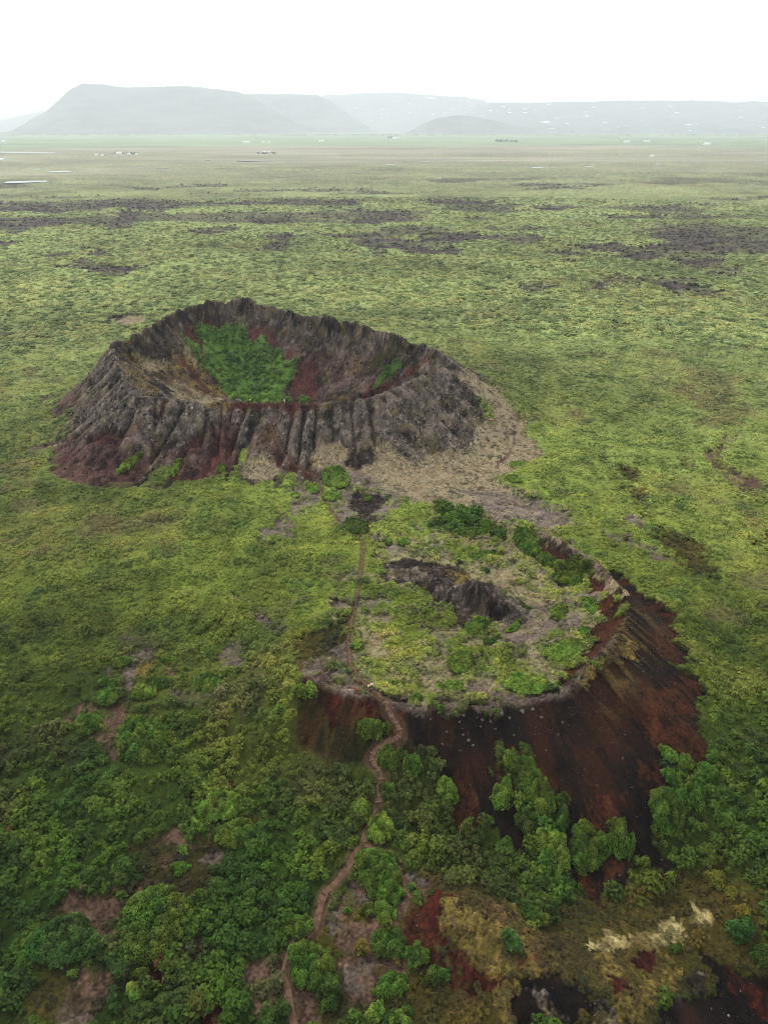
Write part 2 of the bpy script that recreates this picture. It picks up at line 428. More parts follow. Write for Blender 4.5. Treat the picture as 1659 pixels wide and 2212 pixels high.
 ('gravel', 1.5, 3, 'r3', [(780,1060),(860,1080),(870,1140),(790,1100)]),
 ('gravel', 1.5, 3, 'r3', [(590,1140),(700,1150),(900,1230),(1080,1340),(980,1330),(820,1260),(660,1210)]),
 ('orange', 1, 2, 'r3', [(1530,1210),(1659,1190),(1659,1240),(1560,1260)]),
 ('olive', 6, 8, 'r3', [(700,880),(820,800),(900,900),(1100,1120),(1300,1250),(1300,1421),(1150,1400),(900,1150),(760,1000)]),
 # --- bare ground on the left
 ('gravel', .8, 2, 'b3', [(570,720),(640,760),(700,800),(720,890),(650,850)]),
 ('gravel', .8, 2, 'b3', [(800,710),(930,700),(1000,750),(930,800),(870,880),(800,960),(740,970),(760,880),(800,800)]),
 ('ymoss', .8, 2, 'b3', [(860,800),(930,780),(900,870),(850,880)]),
 ('soil', .8, 2, 'b3', [(440,1060),(520,990),(600,960),(580,1060),(460,1130),(380,1200),(400,1130)]),
 ('soil', .8, 2, 'b3', [(620,1070),(760,1020),(800,1090),(740,1200),(730,1350),(690,1370),(550,1250),(640,1180)]),
 ('soil', .8, 2, 'b3', [(880,1040),(940,1000),(960,1020),(920,1060)]),
 ('gravel', .8, 2, 'b3', [(800,1110),(940,1090),(970,1120),(840,1130)]),
 ('gravel', .8, 2, 'b3', [(1070,960),(1150,950),(1250,980),(1400,940),(1380,990),(1200,1040),(1080,1000)]),
 ('gravel', .8, 2, 'b3', [(1380,690),(1460,650),(1500,690),(1470,770),(1400,760)]),
 ('gravel', .8, 2, 'b3', [(690,610),(740,620),(800,670),(760,670)]),
 ('soil', .8, 2, 'b3', [(1040,820),(1080,830),(1060,870)]),
 ('gravel', .8, 2, 'b3', [(1560,500),(1640,480),(1659,600),(1610,570)]),
 ('soil', 1, 2, 'b4', [(300,930),(360,830),(430,780),(500,810),(620,770),(720,720),(740,810),(820,760),(950,650),(1000,570),(1080,560),(1000,650),(930,740),(830,840),(780,900),(720,1030),(700,1160),(640,1160),(640,1080),(580,980),(500,920),(400,900)]),
 ('soil', .8, 1.5, 'b4', [(1010,430),(1110,360),(1170,440),(1170,490),(1010,460)]),
 ('red', .8, 1.5, 'b4', [(1180,200),(1280,160),(1240,220),(1190,270)]),
 ('red', .8, 1.5, 'b4', [(1310,30),(1400,40),(1470,140),(1430,140)]),
 ('soil', .8, 1.5, 'b4', [(1040,1090),(1130,1060),(1150,1100),(1300,1090),(1300,1180),(1180,1240),(1120,1220),(1030,1160)]),
 ('red', .8, 1.5, 'b4', [(930,1210),(990,1210),(990,1280),(1130,1260),(1090,1300),(900,1340),(890,1290)]),
 ('soil', 1, 2, 'b4', [(410,1380),(520,1260),(700,1260),(760,1220),(820,1240),(620,1380),(580,1480),(560,1600),(380,1600)]),
 ('gravel', .8, 1.5, 'b4', [(400,1500),(480,1520),(560,1500),(560,1600),(380,1600)]),
 ('soil', 1, 2, 'b4', [(1550,1290),(1659,1220),(1659,1440),(1600,1460)]),
 ('red', .8, 1.5, 'b4', [(770,1500),(820,1500),(800,1600),(770,1600)]),
 ('red', .8, 1.5, 'b4', [(1250,1550),(1290,1490),(1370,1500),(1300,1570)]),
 ('red', .8, 1.5, 'b4', [(0,420),(90,380),(70,440),(0,470)]),
 ('gravel', .8, 1.5, 'b4', [(1240,580),(1330,540),(1350,600),(1260,620)]),
 # --- bare ground below the fork
 ('soil', 1, 2, 'b5', [(590,530),(660,600),(720,680),(840,690),(850,640),(890,620),(1000,640),(960,700),(850,780),(720,700),(640,690),(720,830),(650,960),(700,1040),(880,1000),(900,1090),(700,1150),(680,1250),(560,1290),(520,1100),(480,960),(400,880),(420,700),(540,640)]),
 ('gravel', .8, 1.5, 'b5', [(600,560),(700,640),(700,680),(620,690),(560,640)]),
 ('gravel', .8, 1.5, 'b5', [(430,700),(500,680),(520,740),(600,860),(560,880),(440,820)]),
 ('gravel', .8, 1.5, 'b5', [(520,1080),(680,1000),(700,1060),(600,1100),(660,1200),(560,1200)]),
 ('gravel', .8, 1.5, 'b5', [(870,500),(960,490),(1080,560),(1060,590),(990,600),(900,540)]),
 ('soil', .8, 2, 'b5', [(0,1050),(160,980),(180,1180),(100,1250),(0,1200)]),
 ('soil', .8, 2, 'b5', [(290,1210),(380,1210),(400,1365),(300,1365)]),
 ('orange', 1, 1.5, 'b5', [(880,820),(960,700),(1030,640),(1060,640),(1000,800),(1060,960),(1200,1090),(1330,1230),(1300,1260),(1140,1130),(1040,1030),(960,920)]),
 ('red', .8, 1.2, 'b5', [(1010,720),(1050,640),(1080,600),(1200,640),(1120,720),(1130,830),(1200,920),(1280,1000),(1400,1090),(1500,1080),(1540,1000),(1659,970),(1659,1010),(1480,1110),(1400,1200),(1340,1200),(1220,1080),(1080,960),(1005,850)]),
 ('orange', .6, .8, 'b5', [(975,760),(1000,740),(1000,850),(1080,975),(1220,1095),(1350,1230),(1310,1230),(1130,1090),(1010,960)]),
 ('ymoss', .6, 1.5, 'b5', [(1080,620),(1200,680),(1270,700),(1380,780),(1440,880),(1490,1010),(1470,1080),(1400,1090),(1290,1000),(1200,900),(1130,820),(1130,720)]),
 ('grey', .6, 1.5, 'b5', [(1160,760),(1220,780),(1290,860),(1280,930),(1220,920),(1160,850)]),
 ('ymoss', .8, 1.8, 'b5', [(1380,720),(1560,640),(1600,780),(1650,900),(1600,940),(1460,850)]),
 ('ymoss', .8, 1.5, 'b5', [(1400,1220),(1480,1100),(1600,1030),(1659,1010),(1700,1100),(1659,1400),(1450,1400)]),
 ('olive', 1, 1.8, 'b5', [(900,1250),(1100,1160),(1300,1250),(1420,1340),(1420,1400),(880,1400)]),
 ('straw', .8, 2.6, 'b2', [(990,1170),(1140,1160),(1160,1030),(1220,1040),(1280,1120),(1340,1220),(1330,1340),(1190,1310),(1050,1300),(960,1330),(700,1370),(560,1370),(500,1310),(640,1300),(980,1270)]),
 ('ymoss', .8, 2, 'b2', [(440,1520),(640,1410),(900,1370),(1080,1420),(1130,1500),(1130,1640),(1000,1700),(900,1800),(700,1850),(640,1620)]),
 ('ymoss', .8, 2, 'b2', [(0,1330),(200,1240),(330,1300),(320,1500),(150,1560),(0,1500)]),
 ('black', .8, 1.5, 'b2', [(130,1560),(300,1560),(460,1560),(520,1640),(740,1660),(760,1870),(100,1870)]),
 ('grey', .6, 1.2, 'b2', [(180,1600),(300,1620),(330,1720),(400,1800),(400,1870),(340,1870),(260,1760)]),
 ('grey', .8, 1.5, 'b2', [(560,1720),(660,1660),(720,1740),(740,1870),(560,1870)]),
 ('red', .6, 1.2, 'b2', [(830,1430),(960,1370),(980,1450),(920,1520),(840,1500)]),
 ('red', .6, 1.2, 'b2', [(640,1500),(760,1550),(800,1640),(720,1620)]),
 ('dark', .8, 2, 'b2', [(1120,1500),(1270,1430),(1320,1600),(1200,1700),(1100,1740),(1000,1740),(1120,1640)]),
 ('black', 1, 1.5, 'b2', [(1270,1420),(1380,1440),(1500,1500),(1700,1520),(1800,1900),(850,1900),(1000,1760),(1200,1700),(1300,1580)]),
 ('red', 1.2, 2, 'b2', [(1300,1460),(1420,1500),(1580,1560),(1660,1640),(1640,1740),(1480,1700),(1380,1600)]),
 ('black', .8, 1.2, 'b2', [(1130,520),(1190,520),(1240,580),(1250,700),(1240,800),(1215,790),(1225,640),(1190,570),(1150,600),(1185,800),(1160,790),(1130,660)]),
 # --- lava showing through on the plain
 ('lava', 6, 22, 'f1', [(-100,118),(160,125),(310,122),(470,115),(720,118),(760,130),(980,128),(1200,116),(1540,118),(1560,135),(1420,150),(1300,138),(1000,138),(820,150),(700,170),(500,150),(420,165),(320,160),(290,180),(120,170),(0,165),(-100,165)]),
 ('lava', 6, 22, 'f1', [(-100,205),(100,195),(240,200),(280,190),(280,215),(180,235),(90,250),(70,300),(40,310),(30,250),(-100,240)]),
 ('lava', 5, 18, 'f1', [(480,165),(640,160),(580,195),(590,240),(470,245),(520,210)]),
 ('lava', 5, 18, 'f1', [(850,240),(980,235),(1060,240),(960,262),(880,278)]),
 ('lava', 5, 18, 'f1', [(1050,272),(1200,268),(1330,275),(1260,300),(1220,345),(1130,330),(1150,295)]),
 ('lava', 5, 20, 'f1', [(1360,262),(1560,260),(1720,280),(1800,330),(1960,340),(1900,360),(1700,330),(1640,365),(1560,330),(1460,335),(1540,300),(1440,285)]),
 ('lava', 5, 18, 'f1', [(1420,150),(1659,165),(1850,175),(1840,210),(1700,215),(1620,235),(1500,215),(1600,195),(1500,170)]),
 ('lava', 5, 18, 'f1', [(1080,200),(1240,196),(1260,208),(1120,215)]),
 ('lava', 3, 9, 'f1', [(205,375),(240,345),(330,328),(470,330),(470,350),(440,362),(395,360),(400,335),(330,338),(260,360),(215,384)]),
 ('lava', 3, 9, 'f1', [(280,378),(340,365),(390,370),(395,388),(300,395)]),
 ('lava', 3, 9, 'f1', [(200,412),(330,400),(400,388),(480,395),(490,408),(600,402),(670,410),(640,422),(560,430),(520,445),(440,455),(355,435),(380,425),(300,420)]),
 ('lava', 5, 18, 'f2', [(0,155),(160,160),(180,175),(60,190),(150,215),(0,215)]),
 ('lava', 5, 20, 'f2', [(0,300),(160,290),(100,265),(250,250),(330,260),(400,250),(420,275),(560,265),(680,280),(680,310),(560,315),(480,290),(380,290),(300,320),(300,350),(220,330),(60,322)]),
 ('lava', 5, 18, 'f2', [(160,115),(400,120),(500,130),(480,140),(200,135)]),
 ('lava', 5, 18, 'f2', [(640,148),(760,140),(800,150),(700,165)]),
 ('lava', 5, 18, 'f2', [(930,185),(1100,180),(1240,185),(1100,196),(950,197)]),
 ('lava', 5, 20, 'f2', [(830,320),(1000,300),(1100,320),(1250,300),(1300,280),(1090,265),(1250,240),(1400,240),(1430,270),(1560,300),(1750,310),(1750,340),(1560,345),(1440,370),(1350,430),(1300,400),(1240,360),(1100,375),(930,370),(1060,345),(900,345)]),
 ('lava', 4, 16, 'f2', [(710,345),(790,335),(890,355),(830,370),(830,385),(760,385)]),
 ('lava', 4, 16, 'f2', [(1380,425),(1500,400),(1620,395),(1700,400),(1660,410),(1540,420),(1480,450),(1390,440)]),
 ('lava', 3, 12, 'f2', [(585,488),(640,490),(680,500),(650,512),(600,505)]),
 ('lava', 4, 14, 'f2', [(810,480),(950,465),(1010,455),(1180,460),(1330,455),(1370,470),(1240,475),(1420,510),(1380,530),(1280,520),(1210,490),(1000,480),(1020,495),(960,510),(880,505)]),
 ('lava', 2, 6, 'f1', [(440,640),(540,605),(620,602),(560,625),(470,645)]),
 ('tan', 3, 6, 'f1', [(500,650),(600,615),(640,640),(560,670)]),
]
# (crop, outline, height in m, tint, label)
SHRUBS = [
 ('b2', [(20,190),(60,155),(110,190),(200,220),(210,270),(100,280),(40,240)], 2.2, 'm', "topmost green shrub of the upright clump on the black slope"),
 ('b2', [(110,290),(200,250),(250,310),(290,380),(340,430),(350,520),(260,560),(180,470),(110,380)], 2.8, 'm', "long shrub thicket running down the middle of the black slope"),
 ('b1', [(1380,900),(1420,840),(1470,815),(1510,870),(1480,960),(1430,1005),(1370,950)], 2.8, 'b', "pale round bush alone on rusty slope left of the long shrub thicket"),
 ('b2', [(210,680),(300,630),(380,680),(410,770),(430,860),(380,900),(340,940),(260,870),(240,800)], 3.4, 'b', "big bright yellow-green bush at the foot of the black slope"),
 ('b2', [(440,720),(480,600),(540,580),(560,640),(590,670),(640,660),(680,750),(640,830),(540,890),(480,890),(440,790)], 3.0, 'm', "broad dark green bush right of the bright yellow-green one"),
 ('b2', [(660,640),(720,560),(760,580),(790,660),(830,700),(810,800),(760,810),(720,770),(670,720)], 3.0, 'm', "heart-shaped bush below the orange scar on the black slope"),
 ('b2', [(920,460),(980,410),(1060,420),(1110,480),(1130,560),(1130,640),(1060,650),(1010,680),(950,620),(950,540)], 3.4, 'm', "big round bush on the right edge of the black slope"),
 ('b2', [(980,140),(1020,115),(1090,170),(1090,220),(1050,230)], 2.0, 'b', "small oval shrub alone on orange scree at the crater's right foot"),
 ('b2', [(1110,200),(1150,170),(1200,240),(1190,275),(1130,260)], 2.0, 'b', "small oval shrub between the lone oval shrub and the right thicket"),
 ('b2', [(1000,270),(1030,240),(1100,310),(1130,370),(1080,390),(1030,350)], 2.0, 'm', "slanting narrow shrub above the big round bush on the right"),
 ('b2', [(1080,420),(1150,360),(1220,300),(1270,350),(1260,460),(1200,520),(1130,480)], 2.8, 'm', "wide leafy bush touching the big round bush from the right"),
 ('b2', [(1200,290),(1260,230),(1320,260),(1380,330),(1340,400),(1260,360)], 2.6, 'm', "bushy clump above the wide leafy bush at the right thicket's edge"),
 ('b2', [(340,450),(390,415),(430,450),(420,540),(440,590),(380,650),(330,600),(370,520)], 2.6, 'd', "two-headed narrow shrub above the bright yellow-green bush"),
 ('b2', [(190,950),(260,920),(330,970),(300,1020),(220,1010)], 2.2, 'm', "grey-green tuft just below the bright yellow-green bush"),
 ('b2', [(130,1120),(210,1040),(250,1030),(330,1080),(370,1180),(340,1230),(240,1230),(160,1190)], 2.6, 'd', "dark green bush lowest beneath the bright yellow-green one"),
 ('b2', [(1260,910),(1320,880),(1380,930),(1370,1000),(1290,980)], 1.6, 'y', "yellow round shrub in dark grass at lower right"),
 ('b2', [(1450,1120),(1500,1100),(1545,1150),(1530,1190),(1460,1170)], 1.6, 'y', "small yellow shrub capping a green bush at far lower right"),
 ('b2', [(1400,1210),(1480,1180),(1560,1200),(1540,1320),(1470,1340),(1410,1270)], 2.4, 'g', "vivid green bush under the small yellow shrub at lower right"),
 ('b2', [(1540,1380),(1600,1330),(1680,1360),(1680,1480),(1580,1480)], 2.4, 'd', "dark bush at the right border above the black bank"),
 ('b2', [(1395,1010),(1430,980),(1465,1010),(1450,1060),(1410,1060)], 1.4, 'y', "little ochre shrub below the yellow round one at lower right"),
 ('b2', [(10,1290),(70,1270),(130,1340),(130,1390),(70,1400)], 1.8, 'g', "grey-green shrub among yellow mossy rocks beside the red hollow"),
 ('b2', [(370,1050),(420,1020),(430,1070),(390,1080)], 1.4, 'd', "tiny dark shrub at the lower tip of the bare slope"),
 ('b2', [(90,590),(130,540),(200,600),(220,680),(140,680)], 2.2, 'd', "dull green shrub under the lone pale round bush"),
 ('b2', [(1280,200),(1330,170),(1390,200),(1370,240),(1290,220)], 2.0, 'm', "low shrub by grey stones at the right thicket's upper edge"),
 ('b2', [(1050,1350),(1110,1340),(1140,1380),(1080,1410)], 1.2, 'd', "low green cushion below the strip of straw-coloured grass"),
 ('b5', [(600,440),(650,390),(740,380),(830,410),(860,480),(870,580),(890,640),(840,680),(740,670),(670,600),(630,520)], 2.6, 'm', "big oval bush framed by the two arms of the forked path"),
 ('b5', [(530,720),(590,710),(590,740),(540,745)], 1.0, 'b', "tiny bright shrub on rocky ground right of the path"),
 ('b5', [(640,720),(700,690),(720,740),(690,790),(650,760)], 1.5, 'm', "small shrub left of a round one below the big oval bush"),
 ('b5', [(720,700),(780,680),(840,710),(820,800),(760,800)], 2.0, 'b', "round light green bush just under the big oval bush"),
 ('b5', [(610,930),(650,880),(690,930),(680,965),(640,970)], 1.7, 'y', "lime green little shrub on brown gravel near the bottom"),
 ('b5', [(500,970),(540,940),(540,990)], 1.0, 'd', "tiny dull shrub left of the lime green one"),
 ('b5', [(230,960),(330,910),(450,970),(490,1040),(470,1130),(330,1190),(250,1110)], 2.6, 'm', "large bush hugging the path's last bend near the bottom"),
 ('b5', [(380,1130),(480,1080),(540,1140),(520,1280),(430,1320),(390,1220)], 2.4, 'd', "dark bush below the large one at the path's last bend"),
 ('b5', [(700,1180),(760,1110),(840,1085),(910,1130),(880,1220),(740,1230)], 1.9, 'm', "oval shrub on brown moss below the green thicket near the bottom"),
 ('b5', [(640,1340),(740,1260),(780,1300),(740,1400),(620,1400)], 2.0, 'b', "bright shrub cut by the bottom edge right of the path"),
 ('b5', [(810,1350),(870,1300),(920,1340),(920,1400),(820,1400)], 1.9, 'm', "smaller shrub at the bottom edge right of the bright one"),
 ('b5', [(1000,1100),(1050,1050),(1130,1060),(1140,1110),(1060,1160),(1000,1130)], 1.7, 'd', "dark oval shrub beside the red scoria hollow's lower rim"),
 ('b5', [(900,1010),(920,930),(990,930),(1030,1010),(980,1070),(910,1060)], 2.0, 'm', "green bush at the left rim of the red scoria hollow"),
 ('b5', [(720,830),(860,820),(890,900),(900,980),(760,1020),(710,930)], 1.8, 'd', "wide dull bush between brown gravel and the red hollow"),
 ('b5', [(210,820),(270,770),(340,780),(370,850),(300,900),(230,880)], 2.2, 'm', "round bush on the left bank of the path near the bottom"),
 ('b5', [(1440,870),(1510,850),(1560,920),(1560,970),(1500,960)], 1.6, 'g', "grey-green bush growing in the yellow mossy rocks"),
 ('b5', [(940,620),(980,610),(1000,660),(980,690),(940,670)], 1.4, 'm', "small upright shrub at the tip of the red hollow"),
 ('b5', [(910,570),(950,570),(955,605),(915,600)], 1.0, 'm', "tiny shrub above the small upright one at the red hollow's tip"),
 ('b5', [(600,120),(660,105),(710,150),(680,240),(600,200),(580,160)], 2.6, 'b', "light green bush on the path's left just above the fork"),
 ('b5', [(680,240),(760,170),(820,220),(840,300),(760,350),(690,320)], 2.6, 'b', "leafy light bush on the path's right just above the fork"),
 ('b5', [(120,1150),(170,1140),(170,1190),(130,1190)], 1.0, 'd', "tiny shrub on bare soil left of the path's end"),
 ('b4', [(1220,260),(1290,200),(1370,170),(1480,200),(1510,250),(1460,320),(1330,350),(1230,320)], 2.2, 'b', "smooth light green bush with red soil at its upper left"),
 ('b4', [(1160,360),(1200,330),(1235,360),(1210,390)], 1.2, 'b', "small ball-shaped shrub left of the smooth light bush"),
 ('b4', [(1340,420),(1430,350),(1540,340),(1580,400),(1540,480),(1440,520),(1350,480)], 2.2, 'm', "rounded bush directly below the smooth light green bush"),
 ('b4', [(780,890),(870,810),(980,760),(1080,780),(1150,850),(1190,920),(1170,1040),(1060,1090),(1030,1190),(900,1230),(780,1210),(730,1100)], 3.0, 'm', "largest round bush in the lower left beside reddish soil"),
 ('b4', [(990,1230),(1020,1190),(1090,1190),(1115,1230),(1080,1270),(1010,1270)], 1.3, 'b', "small light cushion shrub below the largest lower-left bush"),
 ('b4', [(620,1210),(700,1180),(740,1220),(680,1260)], 1.2, 'd', "small dark shrub left of the largest bush's foot"),
 ('b4', [(780,1290),(900,1240),(920,1270),(840,1330)], 1.2, 'm', "slanting low shrub between two red soil patches at lower left"),
 ('b4', [(340,980),(440,930),(540,970),(560,1030),(620,1090),(580,1160),(480,1200),(380,1250),(260,1240),(170,1180),(200,1080)], 2.8, 'g', "wide vivid green bush left of the reddish soil at lower left"),
 ('b4', [(430,1270),(490,1260),(480,1300),(430,1300)], 1.0, 'b', "tiny shrub below the wide vivid bush at lower left"),
 ('b4', [(790,1360),(850,1340),(890,1390),(880,1470),(800,1440)], 1.6, 'b', "upright light shrub above a red patch at the bottom"),
 ('b4', [(1090,500),(1150,490),(1160,540),(1110,545)], 1.0, 'm', "tiny shrub on ochre ground left of the rounded bush"),
 ('b4', [(1050,630),(1130,590),(1180,640),(1100,690)], 1.2, 'm', "low shrub on ochre ground above the largest lower-left bush"),
 ('b3', [(680,780),(740,760),(820,770),(810,800),(720,830)], 1.2, 'm', "heart-shaped shrub at the top of the left gravel clearing"),
 ('b3', [(590,920),(680,880),(740,920),(720,940)], 1.2, 'm', "upper of two stacked shrubs on the gravel clearing's left"),
 ('b3', [(580,1010),(680,940),(740,970),(720,1060),(620,1060)], 1.6, 'm', "lower and larger of two stacked shrubs on the gravel clearing's left"),
 ('b3', [(800,1000),(900,930),(980,960),(960,1000),(860,1030)], 1.5, 'b', "bright slanting shrub in the centre of the left gravel clearing"),
 ('b3', [(480,1160),(550,1100),(630,1130),(640,1180),(540,1240),(480,1200)], 1.7, 'm', "round shrub ringed by brown soil at the left clearing's foot"),
 ('b3', [(860,1060),(910,1050),(920,1080),(880,1095)], .9, 'd', "tiny dark shrub in the left clearing's lower middle"),
 ('b3', [(1190,900),(1290,850),(1390,920),(1340,970),(1220,960)], 1.6, 'm', "oval shrub above the crescent of gravel on the left"),
 ('b3', [(980,770),(1060,740),(1100,780),(1060,810)], 1.1, 'm', "small shrub on the gravel clearing's upper right edge"),
 ('b3', [(900,900),(1000,870),(1080,900),(1060,940),(960,950)], 1.1, 'd', "dull shrub right of the gravel clearing's middle"),
 ('b3', [(740,1220),(800,1150),(900,1130),(1000,1180),(1050,1290),(1000,1390),(900,1420),(760,1380),(735,1290)], 2.6, 'm', "large bush filling the lower right of the left clearing"),
 ('b1', [(140,260),(200,220),(290,215),(300,260),(250,290),(160,290)], 2.2, 'b', "bright bush at the left tip of the bare red slope"),
 ('b1', [(30,380),(70,350),(110,380),(90,420),(40,415)], 2.0, 'b', "pale ball-shaped bush in the thicket left of the bare red slope"),
 ('b1', [(550,460),(620,435),(700,460),(740,480),(730,530),(640,560),(570,510)], 2.4, 'm', "bush under the red slope left of the stone steps"),
 ('b1', [(870,280),(920,265),(960,290),(920,310),(880,300)], .9, 'm', "pale low shrub on the rim right of the hikers"),
 ('b1', [(1030,370),(1060,345),(1090,360),(1080,390)], 1.0, 'd', "small dark shrub just under the nearer crater's stony rim"),
 ('b1', [(1360,740),(1375,725),(1385,760),(1372,780)], 1.0, 'd', "tiny shrub alone high on the dark slope"),
 ('b1', [(720,180),(830,200),(830,220),(740,210)], .7, 'b', "flat light shrub beside the path right of the hikers"),
 ('b1', [(660,680),(700,630),(760,610),(800,680),(800,740),(700,730)], 2.2, 'm', "bush inside the bend of the stone steps"),
 ('b1', [(780,640),(810,610),(830,640),(820,680),(790,680)], 1.4, 'm', "small shrub at the top right of the steps' bend"),
 ('b1', [(830,720),(850,655),(910,660),(940,720),(930,780),(850,770)], 2.4, 'm', "knobbly bush at the scree's edge right of the steps"),
 ('b1', [(1030,860),(1060,790),(1110,800),(1160,880),(1160,950),(1080,960)], 2.8, 'b', "light bush where the thicket meets the rusty scree"),
 ('b1', [(680,840),(760,830),(780,880),(700,890)], 1.8, 'm', "low bush on the right of the lowest steps"),
 ('c5', [(545,320),(600,305),(650,330),(645,370),(580,378),(545,355)], 1.2, 'b', "round shrub left of the path below the far crater"),
 ('c5', [(670,210),(800,200),(830,240),(860,310),(830,350),(720,350),(665,300)], 1.5, 'b', "largest shrub right of the path below the far crater"),
 ('c5', [(670,370),(790,375),(800,420),(700,440),(670,410)], .9, 'b', "flat shrub under the largest one below the far crater"),
 ('c5', [(435,390),(490,375),(495,410),(440,415)], .7, 'b', "tiny shrub on grey gravel left of the upper path"),
 ('c5', [(950,400),(1010,390),(1015,430),(960,440)], .8, 'd', "small dark shrub on the dark gravel between the craters"),
 ('c5', [(1110,395),(1150,390),(1160,415),(1115,420)], .7, 'd', "tiny shrub at the right of the dark gravel between the craters"),
 ('c5', [(1210,720),(1280,715),(1290,760),(1220,770)], .9, 'b', "small round shrub on pale gravel above the dark outcrop"),
 ('c5', [(1110,720),(1160,710),(1170,750),(1120,755)], .8, 'm', "small shrub left of the round one above the dark outcrop"),
 ('c5', [(860,1480),(950,1475),(950,1500),(880,1505)], .8, 'b', "flat bright shrub right of the path before the rim"),
 ('c5', [(820,600),(880,580),(990,620),(990,680),(900,690),(830,650)], 1.3, 'd', "dark bush right of the path under the dark gravel"),
 ('c6', [(200,730),(220,690),(310,670),(330,710),(280,760),(220,760)], 1.8, 'm', "green bush at the foot of the dark outcrop"),
 ('c6', [(430,290),(470,250),(540,280),(560,340),(550,380),(480,370)], 2.2, 'm', "upper bush against the inner wall of the nearer crater's right ridge"),
 ('c6', [(550,370),(590,365),(680,420),(670,450),(600,440),(550,410)], 2.0, 'm', "middle bush below the red wall of the right ridge"),
 ('c6', [(690,400),(760,390),(820,430),(780,470),(700,460)], 2.0, 'd', "dark bush beneath the crest of the right ridge"),
 ('c6', [(610,470),(700,460),(780,480),(760,515),(650,510)], 1.4, 'm', "flat bush lowest of the cluster inside the right ridge"),
 ('c6', [(390,720),(480,660),(470,690),(430,740)], .8, 'b', "slanting light shrub right of the outcrop's foot bush"),
 ('c6', [(560,840),(720,780),(770,800),(750,860),(680,900),(620,880)], 1.1, 'b', "wide light shrub by the inner red slope of the nearer crater"),
 ('c6', [(390,980),(480,940),(600,970),(600,1010),(540,1050),(400,1010)], 1.2, 'b', "wide flat shrub behind the nearer crater's stony rim"),
 ('c6', [(720,790),(790,785),(790,810),(730,815)], .7, 'b', "tiny shrub right of the wide light shrub by the red slope"),
 ('c6', [(740,570),(800,560),(850,600),(820,650),(780,640)], .9, 'b', "bright shrub on the floor beside the reddish saddle"),
 ('c6', [(740,720),(800,720),(790,770),(740,770)], .8, 'm', "square little shrub between the bright and the wide light ones"),
 ('c6', [(600,620),(690,590),(700,640),(640,680)], .9, 'm', "olive shrub in the middle of the crater floor"),
 ('c6', [(610,740),(670,730),(670,770),(620,770)], .7, 'b', "small shrub on the gravel left of the square little one"),
 ('c6', [(290,770),(370,760),(370,800),(310,800)], .8, 'd', "small dark shrub right below the outcrop's foot bush"),
 ('c6', [(60,990),(190,970),(190,1030),(90,1030)], 1.0, 'b', "flat shrub left of the wide one behind the stony rim"),
 ('c6', [(110,870),(240,840),(240,930),(150,950)], 1.0, 'm', "blunt shrub below the crater floor's green thicket"),
 ('c6', [(220,350),(370,345),(390,375),(300,390),(220,380)], 1.0, 'm', "long flat shrub above the dark outcrop"),
 ('c6', [(270,440),(320,430),(310,460)], .7, 'g', "tiny blue-green shrub just above the outcrop's right end"),
 ('c6', [(440,575),(470,580),(530,620),(510,635)], .8, 'd', "small dark shrub right of the grey end of the outcrop"),
 ('c4', [(1440,1300),(1520,1290),(1570,1330),(1490,1340)], .9, 'b', "small light shrub in tan moss right of the far crater"),
 ('c4', [(1480,1200),(1580,1190),(1600,1220),(1500,1235)], .9, 'b', "flat light shrub at the edge of the tan moss skirt"),
 ('l4', [(720,560),(780,480),(890,430),(870,470),(800,530),(740,560)], 1.6, 'b', "bright slanting shrub strip at the far crater's left foot"),
 ('l4', [(1340,550),(1350,510),(1400,505),(1390,560)], 1.6, 'm', "upright shrub against the red foot of the far crater"),
 ('l4', [(1040,570),(1060,490),(1120,460),(1110,520),(1080,570)], 1.6, 'b', "tall light shrub on the far crater's red lower slope"),
]
# walking paths: (points in the photo, width in m)
PATHS = [
 ([(645,2300),(640,2212),(627,2160),(612,2110),(616,2070),(645,2035),(682,2012),(690,1975),(703,1932),(742,1893),(757,1862),(783,1830)], 2.0),
 ([(783,1830),(785,1810),(800,1775),(818,1745)], 1.5),
 ([(818,1745),(816,1715),(829,1692),(815,1662),(797,1640),(813,1617),(850,1606),(868,1596),(866,1575),(848,1552),(833,1530),(831,1512)], 2.0),
 ([(831,1512),(815,1500),(798,1490),(775,1468),(758,1442),(752,1390),(765,1320),(775,1280),(780,1230),(784,1185),(770,1160),(740,1135),(718,1115),(700,1080),(692,1032),(660,1018),(630,998),(602,962),(586,928),(600,895),(612,876)], .9),
 ([(783,1830),(812,1838),(843,1850),(858,1868)], 1.5),
 ([(858,1868),(868,1895),(880,1930),(890,1948)], 1.0),
]
def lay(list_of_pts):
    allp = np.concatenate(list_of_pts)
    x, y = hit(allp[:, 0], allp[:, 1])
    out = []; k = 0
    for p in list_of_pts:
        out.append(np.stack([x[k:k + len(p)], y[k:k + len(p)]], 1)); k += len(p)
    return out

_reg = lay([to_D(c, p) for _, _, _, c, p in REGIONS])
REG_W = [(k, w, n, P) for (k, w, n, c, p), P in zip(REGIONS, _reg)]
_sh = lay([to_D(s[0], s[1]) for s in SHRUBS])
PATHS_D = [to_D('D', p) for p, w in PATHS]
_pl = lay(PATHS_D)
SHRUB_W = _sh

